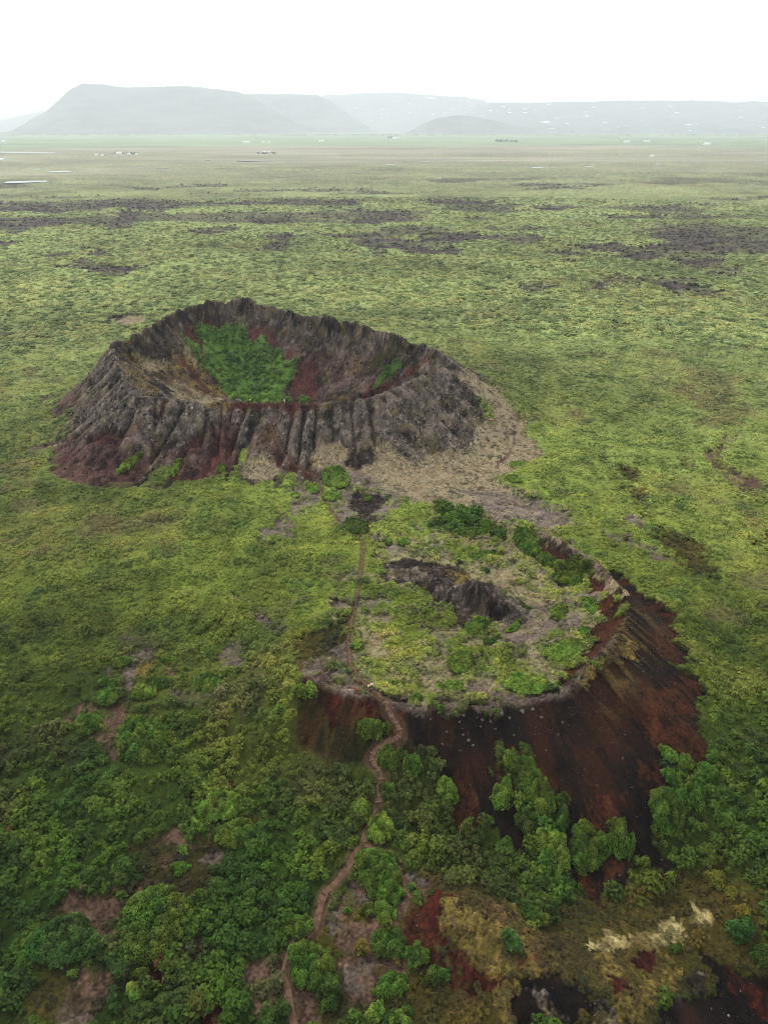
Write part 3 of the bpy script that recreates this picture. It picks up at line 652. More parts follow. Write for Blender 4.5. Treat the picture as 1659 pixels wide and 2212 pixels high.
def ribs1(s, d):
    """lava ribs running down the far crater: 0 in the sharp gullies between them, 1 on their backs"""
    s = s + .18 * d
    ph = s / 6.6 + .62 * fbm(s, d * .22, 17, 3, 104) + .10 * fbm(s, d * .5, 3, 3, 106)
    f = np.abs(ph - np.floor(ph) - .5) * 2
    f = 1 - f
    f = np.clip(f + .22 * ridged(s, d * .15, 2.4, 3, 107) - .05, 0, 1)
    k = np.clip(.72 + .45 * vn(np.floor(ph) * 1.37, d / 18 + 4, 108) + .3 * fbm(s, d, 11, 3, 109), .05, 1.2)
    return np.clip(f * 1.25, 0, 1) ** .65, k

# ------------------------------------------------------------------ land cover
CLASSES = ['straw', 'thicket', 'heath', 'tan', 'grey', 'dark', 'gravel', 'red', 'black', 'orange', 'ymoss', 'olive', 'soil', 'lava', 'meadow', 'bog', 'green']
ALB = {'straw': (.25, .20, .085), 'thicket': (.037, .076, .0062), 'heath': (.180, .222, .072), 'tan': (.170, .136, .080), 'grey': (.050, .039, .032), 'dark': (.012, .0078, .0068),
       'gravel': (.090, .070, .056), 'red': (.034, .0105, .0085), 'black': (.0046, .0026, .0018), 'orange': (.024, .0075, .0028), 'ymoss': (.108, .078, .019),
       'olive': (.038, .034, .0055), 'soil': (.060, .036, .024), 'lava': (.030, .022, .020), 'meadow': (.13, .19, .10), 'bog': (.215, .20, .150), 'green': (.052, .108, .014)}
VEG = {'thicket': 1.0, 'heath': 1.0, 'green': 1.0, 'olive': .45}
ROCK = {'grey': 1.0, 'dark': 1.0, 'lava': .8, 'ymoss': 1.1, 'gravel': .25}

def cover(x, y, A, z):
    """weights of the land-cover classes"""
    n = len(x)
    Wt = {k: np.zeros(n) for k in CLASSES}
    r = np.hypot(x, y)
    wob = fbm(x, y, 14, 4, 60)
    wob_f = fbm(x, y / 1.0, 60, 5, 66, .6)
    # birch thicket close by, coloured darker as a painted vignette; paler heath further out
    edge = y + 14 * fbm(x, y, 45, 3, 70) - 0.10 * np.abs(x)
    far = sstep(82, 165, edge)
    Wt['thicket'] = 1 - far; Wt['heath'] = far
    def put(k, m):
        for q in CLASSES:
            if q != k: Wt[q] *= (1 - m)
        Wt[k] = Wt[k] * (1 - m) + m
    # far plain: rough lava shows through beyond the near heath; bog, meadows at the foot of the mountains
    fl = sstep(700, 1000, r) * (1 - sstep(1900, 2500, r))
    put('lava', fl * sstep(.16, .42, fbm(x * .55, y * .8, 130, 5, 80, .62)) * .75)
    put('bog', sstep(2000, 3600, r + 500 * fbm(x * .4, y, 500, 3, 90)) * (.40 + .5 * sstep(-.2, .3, fbm(x * .25, y, 420, 4, 93))))
    put('meadow', sstep(5000, 6500, r + 900 * fbm(x * .3, y, 900, 3, 96)) * .8)
    # crater 1
    d, L, s = A['d1'], A['L1'], A['s1']
    t = d / np.maximum(L, 1e-3)
    thr = .80 - .42 * sstep(8, 40, x)
    rb, rbk = ribs1(s, d)
    t = t - .34 * (rb * rbk - .35) * (d > 0)
    m1 = sstep(thr + .08, thr - .08, t + .30 * fbm(s, d * .3, 7, 3, 100) + .06 * wob) * (d < 900)
    put('grey', m1)
    put('dark', m1 * (d > 0) * sstep(.70, .30, rb + .30 * wob + .25 * (1 - rbk)) * .92)  # dark scoria in the gullies, also painting in the shade between ribs
    put('red', m1 * (d > 0) * sstep(.25, .75, t + .5 * fbm(s, d * .2, 9, 3, 108) - .1) * .75 * sstep(28, -28, x + 45))
    far_in = (d < 0) * sstep(300, 335, y)
    put('dark', far_in * (.45 + .5 * sstep(-.3, .4, fbm(s, d * .6, 5, 4, 112))))
    put('red', far_in * sstep(-9, -15, d + 3 * wob) * .25)
    put('ymoss', (d < 0) * (d > -40) * sstep(.40, .65, fbm(x, y, 3.5, 5, 116)) * .4)
    # crater 2
    d2, L2, s2 = A['d2'], A['L2'], A['s2']
    # traced regions
    for k, w, na, P in REG_W:
        m = near_poly(x, y, P, w + na + 4)
        if not m.any(): continue
        xx, yy = x[m], y[m]
        sd = poly_sd(xx, yy, P)
        nzv = fbm(xx, yy, max(2.5, na * 3.0), 6, 130 + (len(P) * 7) % 40, .6)
        if k in ('orange', 'red', 'black', 'ymoss') and (d2[m] < 60).mean() > .6:
            nzv = .5 * nzv + 1.0 * fbm(s2[m], d2[m] * .14, 2.6, 4, 147, .6)
        full = np.zeros(n); full[m] = sstep(w * .45, -w * .45, sd + na * (1.25 * nzv + .35 * vn(xx / .8, yy / .8, 138)))
        if k == 'lava': full = full * (.62 + .38 * sstep(-.35, .15, fbm(x * .5, y, 26, 5, 149, .65)))
        if k == 'red' and (d[m] < 40).mean() > .6 and (d[m] > 0).mean() > .6: full = full * (.25 + .75 * sstep(.95, .45, rb + .3 * wob))
        if k in ('straw', 'ymoss') and P[:, 1].max() < 92: full = full * (.2 + .8 * sstep(-.4, .25, fbm(x, y, 4, 5, 159, .6)))
        if k == 'tan' and (d2[m] < 0).mean() > .5: full = full * .85 * sstep(-.5, .3, fbm(x, y, 6, 5, 157))
        if k in ('gravel', 'soil'): full = full * (.35 + .65 * sstep(-.45, .05, fbm(x, y, 2.6, 4, 151, .6)))
        if k in ('tan', 'ymoss') and (d[m] < 0).mean() > .5: full = full * (.15 + .85 * sstep(-.25, .15, fbm(x, y, 3.4, 5, 153, .6)))
        put(k, full)
    mo_ = near_poly(x, y, OUTCROP, 9)
    if mo_.any():
        od = np.full(n, 99.0); od[mo_] = line_d(x[mo_], y[mo_], OUTCROP)[0]
        rk = sstep(5.2, 3.2, od + 1.6 * fbm(x, y, 3, 4, 161))
        put('grey', rk)
        put('dark', rk * np.clip(sstep(.25, -.25, fbm(x * 1.2, y * .35, 2.2, 4, 163)) - sstep(OUTCROP[4][0] - 3, OUTCROP[4][0] + 2, x), 0, 1) * .92)
    fl2 = (d2 < -4) & (d2 > -900) & (d2 < 900)
    put('tan', fl2 * Wt['heath'] * sstep(.02, .4, fbm(x, y, 5.5, 5, 165, .6)) * .75)
    put('gravel', fl2 * Wt['heath'] * sstep(.15, .5, fbm(x, y, 4.5, 5, 171, .6)) * .8)
    scarp = (d2 > 0) * (d2 < 13) * sstep(-21, -18, x) * sstep(9, 5, x) * (y < 124) * sstep(12.5, 9.5, d2 + 1.5 * wob)
    put('black', scarp * .9 * (1 - sstep(.0, .5, fbm(s2, d2 * .2, 4, 4, 173)))); put('red', scarp * sstep(.0, .5, fbm(s2, d2 * .2, 4, 4, 173)))
    st2 = ridged(s2, d2 * .10, 2.1, 3, 155)
    put('ymoss', sstep(.28, .6, st2 + .25 * wob) * (d2 > -1) * (d2 < 15) * sstep(13, 5, d2) * sstep(44, 50, x) * .4)
    # rocky crest of crater 2
    crest = sstep(1.9, .4, np.abs(d2 + .5) + 1.2 * wob) * sstep(9.5, 11.2, z) * (d2 < 900)
    put('grey', crest * .65 * sstep(-.25, .35, fbm(s2, d2, 7, 4, 145)))
    return Wt

def surface(x, y):
    x = np.asarray(x, float); y = np.asarray(y, float)
    zm, A = macro(x, y)
    Wt = cover(x, y, A, zm)
    r = np.hypot(x, y)
    n1 = fbm(x, y, 3.2, 5, 200, .6)
    n2 = fbm(x, y, 11, 4, 210)
    n3 = fbm(x, y, 40, 4, 220)
    n0 = vn(x / .45, y / .45, 230)
    rg = ridged(x, y, 5.5, 5, 240)
    nq = vn(x / .85 + 31, y / .85, 233) * .7 + .5 * vn(x / .4, y / .4, 234)
    col = np.zeros((len(x), 3))
    for k in CLASSES:
        c = np.array(ALB[k])[None, :] * np.ones((len(x), 1))
        if k == 'heath':                       # near bushes darkened by the painted vignette, paler mossy heath out on the plain
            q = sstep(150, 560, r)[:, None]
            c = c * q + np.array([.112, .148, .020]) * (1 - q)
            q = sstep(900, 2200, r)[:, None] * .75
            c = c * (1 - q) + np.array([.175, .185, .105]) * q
        if k == 'red':                         # rustier by the near cones
            q = sstep(120, 210, r)[:, None]
            c = c * q + np.array([.026, .0050, .0026]) * (1 - q)
        if k == 'gravel':
            q = sstep(110, 200, r)[:, None]
            c = c * q + np.array([.056, .042, .032]) * (1 - q)
        if k in ('grey', 'dark', 'lava'):
            c = c * (np.clip(1 + 1.1 * n1 + .4 * n2 + .55 * n0, .10, 3.0))[:, None]
            lic = sstep(.42, .66, .8 * nq + .35 * n1) * (.8 if k == 'grey' else (.35 if k == 'dark' else .10))
            c = c * (1 - lic[:, None]) + np.array([.170, .143, .112]) * lic[:, None]
            mo = sstep(.25, .7, fbm(x, y, 4.0, 5, 250) + .3 * n0) * (.38 if k == 'grey' else .15)
            c = c * (1 - mo[:, None]) + np.array([.10, .082, .026]) * mo[:, None]
        elif k in ('gravel', 'soil'):
            c = c * np.clip(1 + .5 * n1 + .45 * n0 + .25 * n2, .3, 2.2)[:, None]
        elif k in ('tan', 'ymoss', 'straw'):
            c = c * np.clip(1 + .4 * n1 + .2 * n2 + .3 * n0, .3, 1.7)[:, None]
            mo = sstep(.05, .45, n1 + .4 * n0 + .3 * n2) * (.5 if k == 'tan' else (.8 if k == 'ymoss' else .45))
            dk = np.array([.07, .055, .04]) if k == 'tan' else np.array([.022, .013, .008])
            c = c * (1 - mo[:, None]) + dk * mo[:, None]
        elif k in ('red', 'black', 'orange'):
            c = c * np.clip(1 + .6 * n1 + .4 * n2 + .55 * n0 + .4 * nq, .15, 3.0)[:, None]
            if k == 'black':
                mo = sstep(-.05, .55, .5 * n2 + .9 * fbm(A['s2'], A['d2'] * .14, 3.2, 5, 260, .65)) * (.40 + .55 * np.clip(A['d2'] / np.maximum(A['L2'], 1), 0, 1))
                c = c * (1 - mo[:, None]) + np.array([.026, .0076, .0028]) * mo[:, None]
        elif k in ('thicket', 'heath', 'green', 'olive'):
            c = c * np.clip(.75 + .25 * n1 + .2 * n2, .3, 1.5)[:, None]
            c = c * np.clip(1 + .38 * fbm(x * .8, y, 120, 3, 285) + .22 * n3, .5, 1.6)[:, None]
            yl = sstep(-.1, .6, n3 + .5 * n2) * (.3 if k != 'thicket' else .35)
            tcol = {'thicket': (.046, .038, .006), 'heath': (.13, .105, .028), 'green': (.06, .10, .016), 'olive': (.055, .034, .007)}[k]
            c = c * (1 - yl[:, None]) + np.array(tcol) * yl[:, None]
            br = sstep(.25, .6, fbm(x, y, 16, 4, 270) * .7 + .4 * n3) * (.5 if k == 'heath' else (.35 if k != 'green' else .05)) * (1 - .7 * sstep(350, 600, r))
            c = c * (1 - br[:, None]) + np.array([.050, .036, .021]) * (1.4 if k == 'heath' else .45) * br[:, None]
        else:
            st = fbm(x * .25, y, 140, 4, 280)
            c = c * np.clip(1 + .35 * st, .5, 1.5)[:, None]
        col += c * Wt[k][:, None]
    veg = sum(Wt[k] * v for k, v in VEG.items())
    rock = sum(Wt[k] * v for k, v in ROCK.items())
    # relief
    d1, L1, s1 = A['d1'], A['L1'], A['s1']
    t1 = np.clip(d1 / np.maximum(L1, 1e-3), 0, 1)
    z = zm.copy()
    ribs, ribk = ribs1(s1, d1)
    z = z + np.where((d1 > 0) & (d1 < 900), 3.4 * (ribs - .6) * (.4 + .8 * ribk) * np.sin(np.pi * np.clip(t1 * 1.1 + .08, 0, 1)) * (.35 + .65 * np.minimum(rock + Wt['red'], 1)), 0)
    cl = ridged(s1, d1 * .5, 8, 4, 300)
    z = z + np.where((d1 < 0) & (d1 > -22), 1.9 * cl * sstep(0, -3, d1) * sstep(-22, -12, d1) * np.minimum(rock, 1), 0)
    jag = np.exp(-(d1 / 2.6) ** 2) * sstep(300, 345, y) * (d1 < 900)
    z = z + jag * (1.5 * vn(s1 / 8.0, s1 * 0 + 3, 310) + .8 * vn(s1 / 2.6, s1 * 0 + 5, 311) + .5 * vn(s1 / 1.1, d1 / 1.1, 312))
    d2, L2, s2 = A['d2'], A['L2'], A['s2']
    t2 = np.clip(d2 / np.maximum(L2, 1e-3), 0, 1)
    z = z + np.where((d2 > 0) & (d2 < 900), .8 * ridged(s2, d2 * .15, 5, 4, 320) * np.sin(np.pi * t2), 0)
    big = 1 + 1.5 * sstep(500, 1500, r)
    z = z + rock * .6 * rg + rock * .25 * n1 + (rock + .3 * Wt['tan'] + .3 * Wt['gravel']) * .16 * n0
    z = z + Wt['ymoss'] * sstep(130, 90, r) * 1.1 * ridged(x, y, 4.5, 4, 430)
    z = z + (Wt['gravel'] + Wt['soil'] + Wt['tan']) * .14 * n1
    hm = domes(x, y, 4.2, 400) * .6 + domes(x, y, 1.9, 404) * .4
    hm_far = domes(x * .75, y, 11, 410) * .7 + .3 * domes(x, y, 5, 412)
    k = sstep(260, 480, r)
    z = z + Wt['heath'] * (1 - k) * 1.2 * domes(x, y, 7.5, 420)
    z = z + veg * (1 - k) * .75 * hm * (1 - .6 * Wt['heath']) + veg * k * 1.9 * hm_far * (1 - sstep(2500, 4000, r))
    return z, col, veg, Wt, A

# ------------------------------------------------------------------ helpers for objects
def tag(o, label=None, cat=None, group=None, kind=None):
    if label: o['label'] = label
    if cat: o['category'] = cat
    if group: o['group'] = group
    if kind: o['kind'] = kind
    return o

def mesh_np(name, V, quads, mat=None, smooth=False):
    me = bpy.data.meshes.new(name)
    V = np.asarray(V, np.float32); quads = np.asarray(quads, np.int32)
    k = quads.shape[1]
    me.vertices.add(len(V)); me.vertices.foreach_set('co', V.ravel())
    me.loops.add(quads.size); me.loops.foreach_set('vertex_index', quads.ravel())
    me.polygons.add(len(quads))
    me.polygons.foreach_set('loop_start', np.arange(len(quads), dtype=np.int32) * k)
    if smooth: me.polygons.foreach_set('use_smooth', np.ones(len(quads), bool))
    me.update(calc_edges=True)
    if mat: me.materials.append(mat)
    return me

def link(name, me, parent=None, loc=None):
    o = bpy.data.objects.new(name, me)
    COL.objects.link(o)
    if parent: o.parent = parent
    if loc is not None: o.location = loc
    return o

def set_col(me, col, name='Col'):
    a = me.color_attributes.new(name, 'FLOAT_COLOR', 'POINT')
    c = np.ones((len(me.vertices), 4), np.float32); c[:, :3] = col
    a.data.foreach_set('color', c.ravel())

def ico(sub=1):
    t = (1 + 5 ** .5) / 2
    v = [(-1,t,0),(1,t,0),(-1,-t,0),(1,-t,0),(0,-1,t),(0,1,t),(0,-1,-t),(0,1,-t),(t,0,-1),(t,0,1),(-t,0,-1),(-t,0,1)]
    f = [(0,11,5),(0,5,1),(0,1,7),(0,7,10),(0,10,11),(1,5,9),(5,11,4),(11,10,2),(10,7,6),(7,1,8),(3,9,4),(3,4,2),(3,2,6),(3,6,8),(3,8,9),(4,9,5),(2,4,11),(6,2,10),(8,6,7),(9,8,1)]
    v = [np.array(p) / np.linalg.norm(p) for p in v]
    for _ in range(sub):
        cache = {}; nf = []
        def mid(a, b):
            key = (min(a, b), max(a, b))
            if key not in cache:
                m = v[a] + v[b]; v.append(m / np.linalg.norm(m)); cache[key] = len(v) - 1
            return cache[key]
        for a, b, c in f:
            ab, bc, ca = mid(a, b), mid(b, c), mid(c, a)
            nf += [(a, ab, ca), (b, bc, ab), (c, ca, bc), (ab, bc, ca)]
        f = nf
    return np.array(v), np.array(f)

# ------------------------------------------------------------------ materials
def new_mat(name):
    m = bpy.data.materials.new(name); m.use_nodes = True
    n, l = m.node_tree.nodes, m.node_tree.links
    return m, n, l, n['Principled BSDF']

def mat_ground():
    m, n, l, b = new_mat("ground_cover")
    at = n.new('ShaderNodeAttribute'); at.attribute_name = 'Col'
    geo = n.new('ShaderNodeNewGeometry')
    t1 = n.new('ShaderNodeTexNoise'); t1.inputs['Scale'].default_value = 1.5; t1.inputs['Detail'].default_value = 5; t1.inputs['Roughness'].default_value = .7
    t2 = n.new('ShaderNodeTexNoise'); t2.inputs['Scale'].default_value = .35; t2.inputs['Detail'].default_value = 5
    l.new(geo.outputs['Position'], t1.inputs['Vector']); l.new(geo.outputs['Position'], t2.inputs['Vector'])
    mr = n.new('ShaderNodeMapRange'); mr.inputs[1].default_value = .3; mr.inputs[2].default_value = .7; mr.inputs[3].default_value = .4; mr.inputs[4].default_value = 1.6
    l.new(t1.outputs['Fac'], mr.inputs['Value'])
    mr2 = n.new('ShaderNodeMapRange'); mr2.inputs[1].default_value = .3; mr2.inputs[2].default_value = .7; mr2.inputs[3].default_value = .8; mr2.inputs[4].default_value = 1.2
    l.new(t2.outputs['Fac'], mr2.inputs['Value'])
    mu = n.new('ShaderNodeMath'); mu.operation = 'MULTIPLY'
    l.new(mr.outputs[0], mu.inputs[0]); l.new(mr2.outputs[0], mu.inputs[1])
    vm = n.new('ShaderNodeVectorMath'); vm.operation = 'SCALE'
    l.new(at.outputs['Color'], vm.inputs[0]); l.new(mu.outputs[0], vm.inputs['Scale'])
    l.new(vm.outputs[0], b.inputs['Base Color'])
    b.inputs['Roughness'].default_value = .95
    b.inputs['Specular IOR Level'].default_value = .08
    bp = n.new('ShaderNodeBump'); bp.inputs['Strength'].default_value = .6; bp.inputs['Distance'].default_value = .25
    l.new(t1.outputs['Fac'], bp.inputs['Height']); l.new(bp.outputs[0], b.inputs['Normal'])
    return m

def mat_leaf(name, kind):
    m, n, l, b = new_mat(name)
    at = n.new('ShaderNodeAttribute')
    at.attribute_type = kind; at.attribute_name = 'tint'
    out = [x for x in n if x.type == 'OUTPUT_MATERIAL'][0]
    geo = n.new('ShaderNodeNewGeometry')
    tx = n.new('ShaderNodeTexNoise'); tx.inputs['Scale'].default_value = 1.3; tx.inputs['Detail'].default_value = 3
    l.new(geo.outputs['Position'], tx.inputs['Vector'])
    mr = n.new('ShaderNodeMapRange'); mr.inputs[1].default_value = .3; mr.inputs[2].default_value = .7; mr.inputs[3].default_value = .6; mr.inputs[4].default_value = 1.4
    l.new(tx.outputs['Fac'], mr.inputs['Value'])
    mul = n.new('ShaderNodeMath'); mul.operation = 'MULTIPLY_ADD'
    l.new(geo.outputs['Random Per Island'], mul.inputs[0]); mul.inputs[1].default_value = .36; mul.inputs[2].default_value = .82
    m2 = n.new('ShaderNodeMath'); m2.operation = 'MULTIPLY'
    l.new(mul.outputs[0], m2.inputs[0]); l.new(mr.outputs[0], m2.inputs[1])
    vm = n.new('ShaderNodeVectorMath'); vm.operation = 'SCALE'
    l.new(at.outputs['Color'], vm.inputs[0]); l.new(m2.outputs[0], vm.inputs['Scale'])
    l.new(vm.outputs[0], b.inputs['Base Color'])
    b.inputs['Roughness'].default_value = .75
    b.inputs['Specular IOR Level'].default_value = .12
    tr = n.new('ShaderNodeBsdfTranslucent'); l.new(vm.outputs[0], tr.inputs['Color'])
    mixs = n.new('ShaderNodeMixShader'); mixs.inputs[0].default_value = .25
    l.new(b.outputs[0], mixs.inputs[1]); l.new(tr.outputs[0], mixs.inputs[2]); l.new(mixs.outputs[0], out.inputs['Surface'])
    return m

def mat_noise(name, c1, c2, scale=3, rough=.9, spec=.1, bump=0):
    m, n, l, b = new_mat(name)
    tcn = n.new('ShaderNodeNewGeometry')
    t = n.new('ShaderNodeTexNoise'); t.inputs['Scale'].default_value = scale; t.inputs['Detail'].default_value = 6; t.inputs['Roughness'].default_value = .65
    l.new(tcn.outputs['Position'], t.inputs['Vector'])
    r = n.new('ShaderNodeValToRGB')
    r.color_ramp.elements[0].position = .34; r.color_ramp.elements[0].color = (*c1, 1)
    r.color_ramp.elements[1].position = .66; r.color_ramp.elements[1].color = (*c2, 1)
    l.new(t.outputs['Fac'], r.inputs['Fac']); l.new(r.outputs['Color'], b.inputs['Base Color'])
    b.inputs['Roughness'].default_value = rough; b.inputs['Specular IOR Level'].default_value = spec
    if bump:
        bp = n.new('ShaderNodeBump'); bp.inputs['Strength'].default_value = bump; bp.inputs['Distance'].default_value = .1
        l.new(t.outputs['Fac'], bp.inputs['Height']); l.new(bp.outputs[0], b.inputs['Normal'])
    return m

M_GROUND = mat_ground()
M_LEAF = mat_leaf("leaves", 'GEOMETRY')
M_LEAF_I = mat_leaf("leaves_scrub", 'INSTANCER')
M_ROCK_I = mat_leaf("stones", 'INSTANCER')
M_BARK = mat_noise("bark", (.05, .04, .03), (.12, .10, .08), 6)
M_PATH = mat_noise("trodden_earth", (.048, .026, .016), (.112, .064, .041), 1.2, bump=.3)
M_STONE = mat_noise("lava_stone", (.035, .029, .025), (.13, .115, .10), 3.0, bump=.6)
M_STEP = mat_noise("step_timber", (.06, .038, .027), (.15, .098, .07), 5.0, bump=.4)

# ------------------------------------------------------------------ the ground, one sheet out to the mountains
NAZ, NR = 900, 1250
az_in = np.linspace(-R(33.5), R(33.5), NAZ)
ext = R(33.5) + np.cumsum(np.linspace(.0015, .03, 34))
AZ = np.concatenate([-ext[::-1], az_in, ext])
pix = np.linspace(2420, 289, NR)            # even steps in the picture: near ground gets the fine mesh
_, ry_, rz_ = ray(np.zeros(NR), pix)
rr = ry_ / -rz_ * HC
rr = np.concatenate([[10, 25, 36], rr[rr > 42], [13000, 17000, 24000, 37000]])
OFF = 70.0
Ag, Rg = np.meshgrid(AZ, rr)
X = (Rg + OFF) * np.tan(Ag); Y = Rg
X = X.ravel(); Y = Y.ravel()
Zs, Cs, Veg, Wt, AA = surface(X, Y)
nr, na = len(rr), len(AZ)
# shrubs of their own leave the ground under them darker
OWN = np.zeros(len(X), bool)
for P in SHRUB_W:
    m = near_poly(X, Y, P, 1)
    if m.any():
        sd = poly_sd(X[m], Y[m], P)
        idx = np.where(m)[0]
        OWN[idx[sd < .15]] = True
PATHM = np.zeros(len(X))
for P, (_, w) in zip(_pl, PATHS):
    m = near_poly(X, Y, P, 8)
    idx = np.where(m)[0]
    d, _s = line_d(X[idx], Y[idx], P)
    PATHM[idx] = np.maximum(PATHM[idx], sstep(w * .42 + .75, w * .42 + .1, d))
Veg = Veg * (1 - PATHM)
Cs = Cs * (1 - PATHM[:, None] * .8) + np.array([.045, .026, .016]) * (PATHM[:, None] * .8)
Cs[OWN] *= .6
Cg = Cs * (1 - .5 * Wt['thicket'] * Veg - .12 * Wt['heath'] * Veg * (np.hypot(X, Y) < 480))[:, None]     # ground colour darkened under the bushes
ii = np.arange(nr * na).reshape(nr, na)
F = np.stack([ii[:-1, :-1], ii[:-1, 1:], ii[1:, 1:], ii[1:, :-1]], -1).reshape(-1, 4)
fc = F[:, 0]
k1 = (AA['d1'][fc] < AA['L1'][fc] * .97) & (AA['d1'][fc] < 900)
k2 = (AA['d2'][fc] < AA['L2'][fc] * .92) & (AA['d2'][fc] < 900) & ~k1
V = np.stack([X, Y, Zs], 1)
def sheet(name, fm, label):
    f = F[fm]
    used = np.unique(f)
    remap = np.full(len(V), -1, np.int64); remap[used] = np.arange(len(used))
    me = mesh_np(name, V[used], remap[f], M_GROUND, True)
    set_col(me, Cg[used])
    o = link(name, me)
    tag(o, label, None, None, 'structure')
    return o
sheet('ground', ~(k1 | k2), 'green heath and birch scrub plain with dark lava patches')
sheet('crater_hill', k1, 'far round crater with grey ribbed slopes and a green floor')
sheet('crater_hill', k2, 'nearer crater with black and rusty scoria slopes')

def ground_z(x, y):
    x = np.atleast_1d(np.asarray(x, float)); y = np.atleast_1d(np.asarray(y, float))
    return surface(x, y)[0]

# ------------------------------------------------------------------ paths
def ribbon(P, w, step=.8):
    seg = np.hypot(*np.diff(P, axis=0).T); L = np.concatenate([[0], np.cumsum(seg)])
    q = np.arange(0, L[-1], step)
    # smooth the corners
    x = np.interp(q, L, P[:, 0]); y = np.interp(q, L, P[:, 1])
    ker = np.hanning(9); ker /= ker.sum()
    xp = np.pad(x, 4, mode='edge'); yp = np.pad(y, 4, mode='edge')
    x = np.convolve(xp, ker, 'valid'); y = np.convolve(yp, ker, 'valid')
    tx = np.gradient(x); ty = np.gradient(y); ln = np.hypot(tx, ty) + 1e-9
    return q, x, y, -ty / ln, tx / ln

PATH_GEO = []
pv, pf = [], []
for k, (P, (_, w)) in enumerate(zip(_pl, PATHS)):
    q, x, y, nx, ny = ribbon(P, w)
    PATH_GEO.append((q, x, y, nx, ny))
    if len(q) < 3: continue
    w = w * .56
    wl_ = w * (.5 + .3 * vn(q / 3.5, q * 0 + k, 500)); wr_ = w * (.5 + .3 * vn(q / 3.1, q * 0 + k + 9, 501))
    cols = 7
    ts = np.linspace(-1, 1, cols)
    base = sum(len(a) for a in pv)
    px = np.stack([x + nx * (t * np.where(t < 0, wl_, wr_)) for t in ts], 1)
    py = np.stack([y + ny * (t * np.where(t < 0, wl_, wr_)) for t in ts], 1)
    pz = ground_z(px.ravel(), py.ravel()).reshape(px.shape)
    mid = np.minimum(np.median(pz, axis=1, keepdims=True) + .25, np.maximum(pz, pz.mean(1, keepdims=True)))
    pz = np.maximum(pz, mid * .6 + pz * .4) + np.array([.03, .07, .09, .08, .09, .07, .03])
    pv.append(np.stack([px, py, pz], -1).reshape(-1, 3))
    g = base + np.arange(len(q) * cols).reshape(len(q), cols)
    pf.append(np.stack([g[:-1, :-1], g[:-1, 1:], g[1:, 1:], g[1:, :-1]], -1).reshape(-1, 4))
o = link('path', mesh_np('path', np.concatenate(pv), np.concatenate(pf), M_PATH, True))
tag(o, 'reddish earth footpath winding from the bottom edge up to the far crater', None, None, 'structure')

# ------------------------------------------------------------------ leaves
def cards(rng, pos, nrm, size, jitter=.42):
    """leaf sprays: small bent quads at pos facing roughly along nrm"""
    n = len(pos)
    nn = nrm + jitter * rng.normal(size=(n, 3))
    nn /= np.linalg.norm(nn, axis=1, keepdims=True) + 1e-9
    a = np.cross(nn, rng.normal(size=(n, 3))); a /= np.linalg.norm(a, axis=1, keepdims=True) + 1e-9
    b = np.cross(nn, a)
    s = (size * (.6 + .8 * rng.random(n)))[:, None]
    v = np.stack([pos - a * s, pos - b * s * .55 + nn * s * .12, pos + a * s, pos + b * s * .55 + nn * s * .12], 1)
    return v.reshape(-1, 3), np.arange(n * 4).reshape(n, 4)

def tuft_mesh(name, seed, n, r, h, size, lobes=4):
    rng = np.random.default_rng(seed)
    pts, nor = [], []
    for k in range(lobes):
        a = rng.random() * 6.28; q = r * .55 * math.sqrt(rng.random()) if lobes > 1 else 0
        c = np.array([q * math.cos(a), q * math.sin(a), h * (.15 + .3 * rng.random())])
        m = n // lobes
        d = rng.normal(size=(m, 3)); d[:, 2] = np.abs(d[:, 2]) * 1.1 - .15
        d /= np.linalg.norm(d, axis=1, keepdims=True)
        rad = (.75 + .3 * rng.random((m, 1)))
        pts.append(c + d * rad * np.array([r * .58, r * .58, h * .62])); nor.append(d + np.array([0, 0, .6]))
    v, f = cards(rng, np.concatenate(pts), np.concatenate(nor), size)
    return mesh_np(name, v, f, M_LEAF_I)

TUFTS = bpy.data.collections.new("leaf_tufts")      # shapes the scrub is grown from
for k in range(6):
    TUFTS.objects.link(bpy.data.objects.new(f"tuft_{k}", tuft_mesh("leaf_tuft", 900 + k, 72, 1.0, .85 + .25 * (k % 3), .26, 3 + k % 3)))
MOSSES = bpy.data.collections.new("moss_tufts")
for k in range(5):
    MOSSES.objects.link(bpy.data.objects.new(f"moss_{k}", tuft_mesh("moss_tuft", 950 + k, 56, 1.0, .5 + .12 * (k % 3), .30, 4)))
STONES = bpy.data.collections.new("stone_shapes")
def stone_mesh(name, seed, mat, sub=1, squash=(1, .8, .6)):
    v, f = ico(sub); rng = np.random.default_rng(seed)
    for _ in range(7):                               # cleave flat faces
        d = rng.normal(size=3); d /= np.linalg.norm(d); c = .55 + .3 * rng.random()
        p = v @ d
        v = v - np.outer(np.maximum(p - c, 0), d)
    v = v * (1 + .08 * rng.normal(size=(len(v), 1))) * np.array(squash)
    return mesh_np(name, v, f, mat)
for k in range(5):
    STONES.objects.link(bpy.data.objects.new(f"stone_{k}", stone_mesh("stone", 970 + k, M_ROCK_I)))

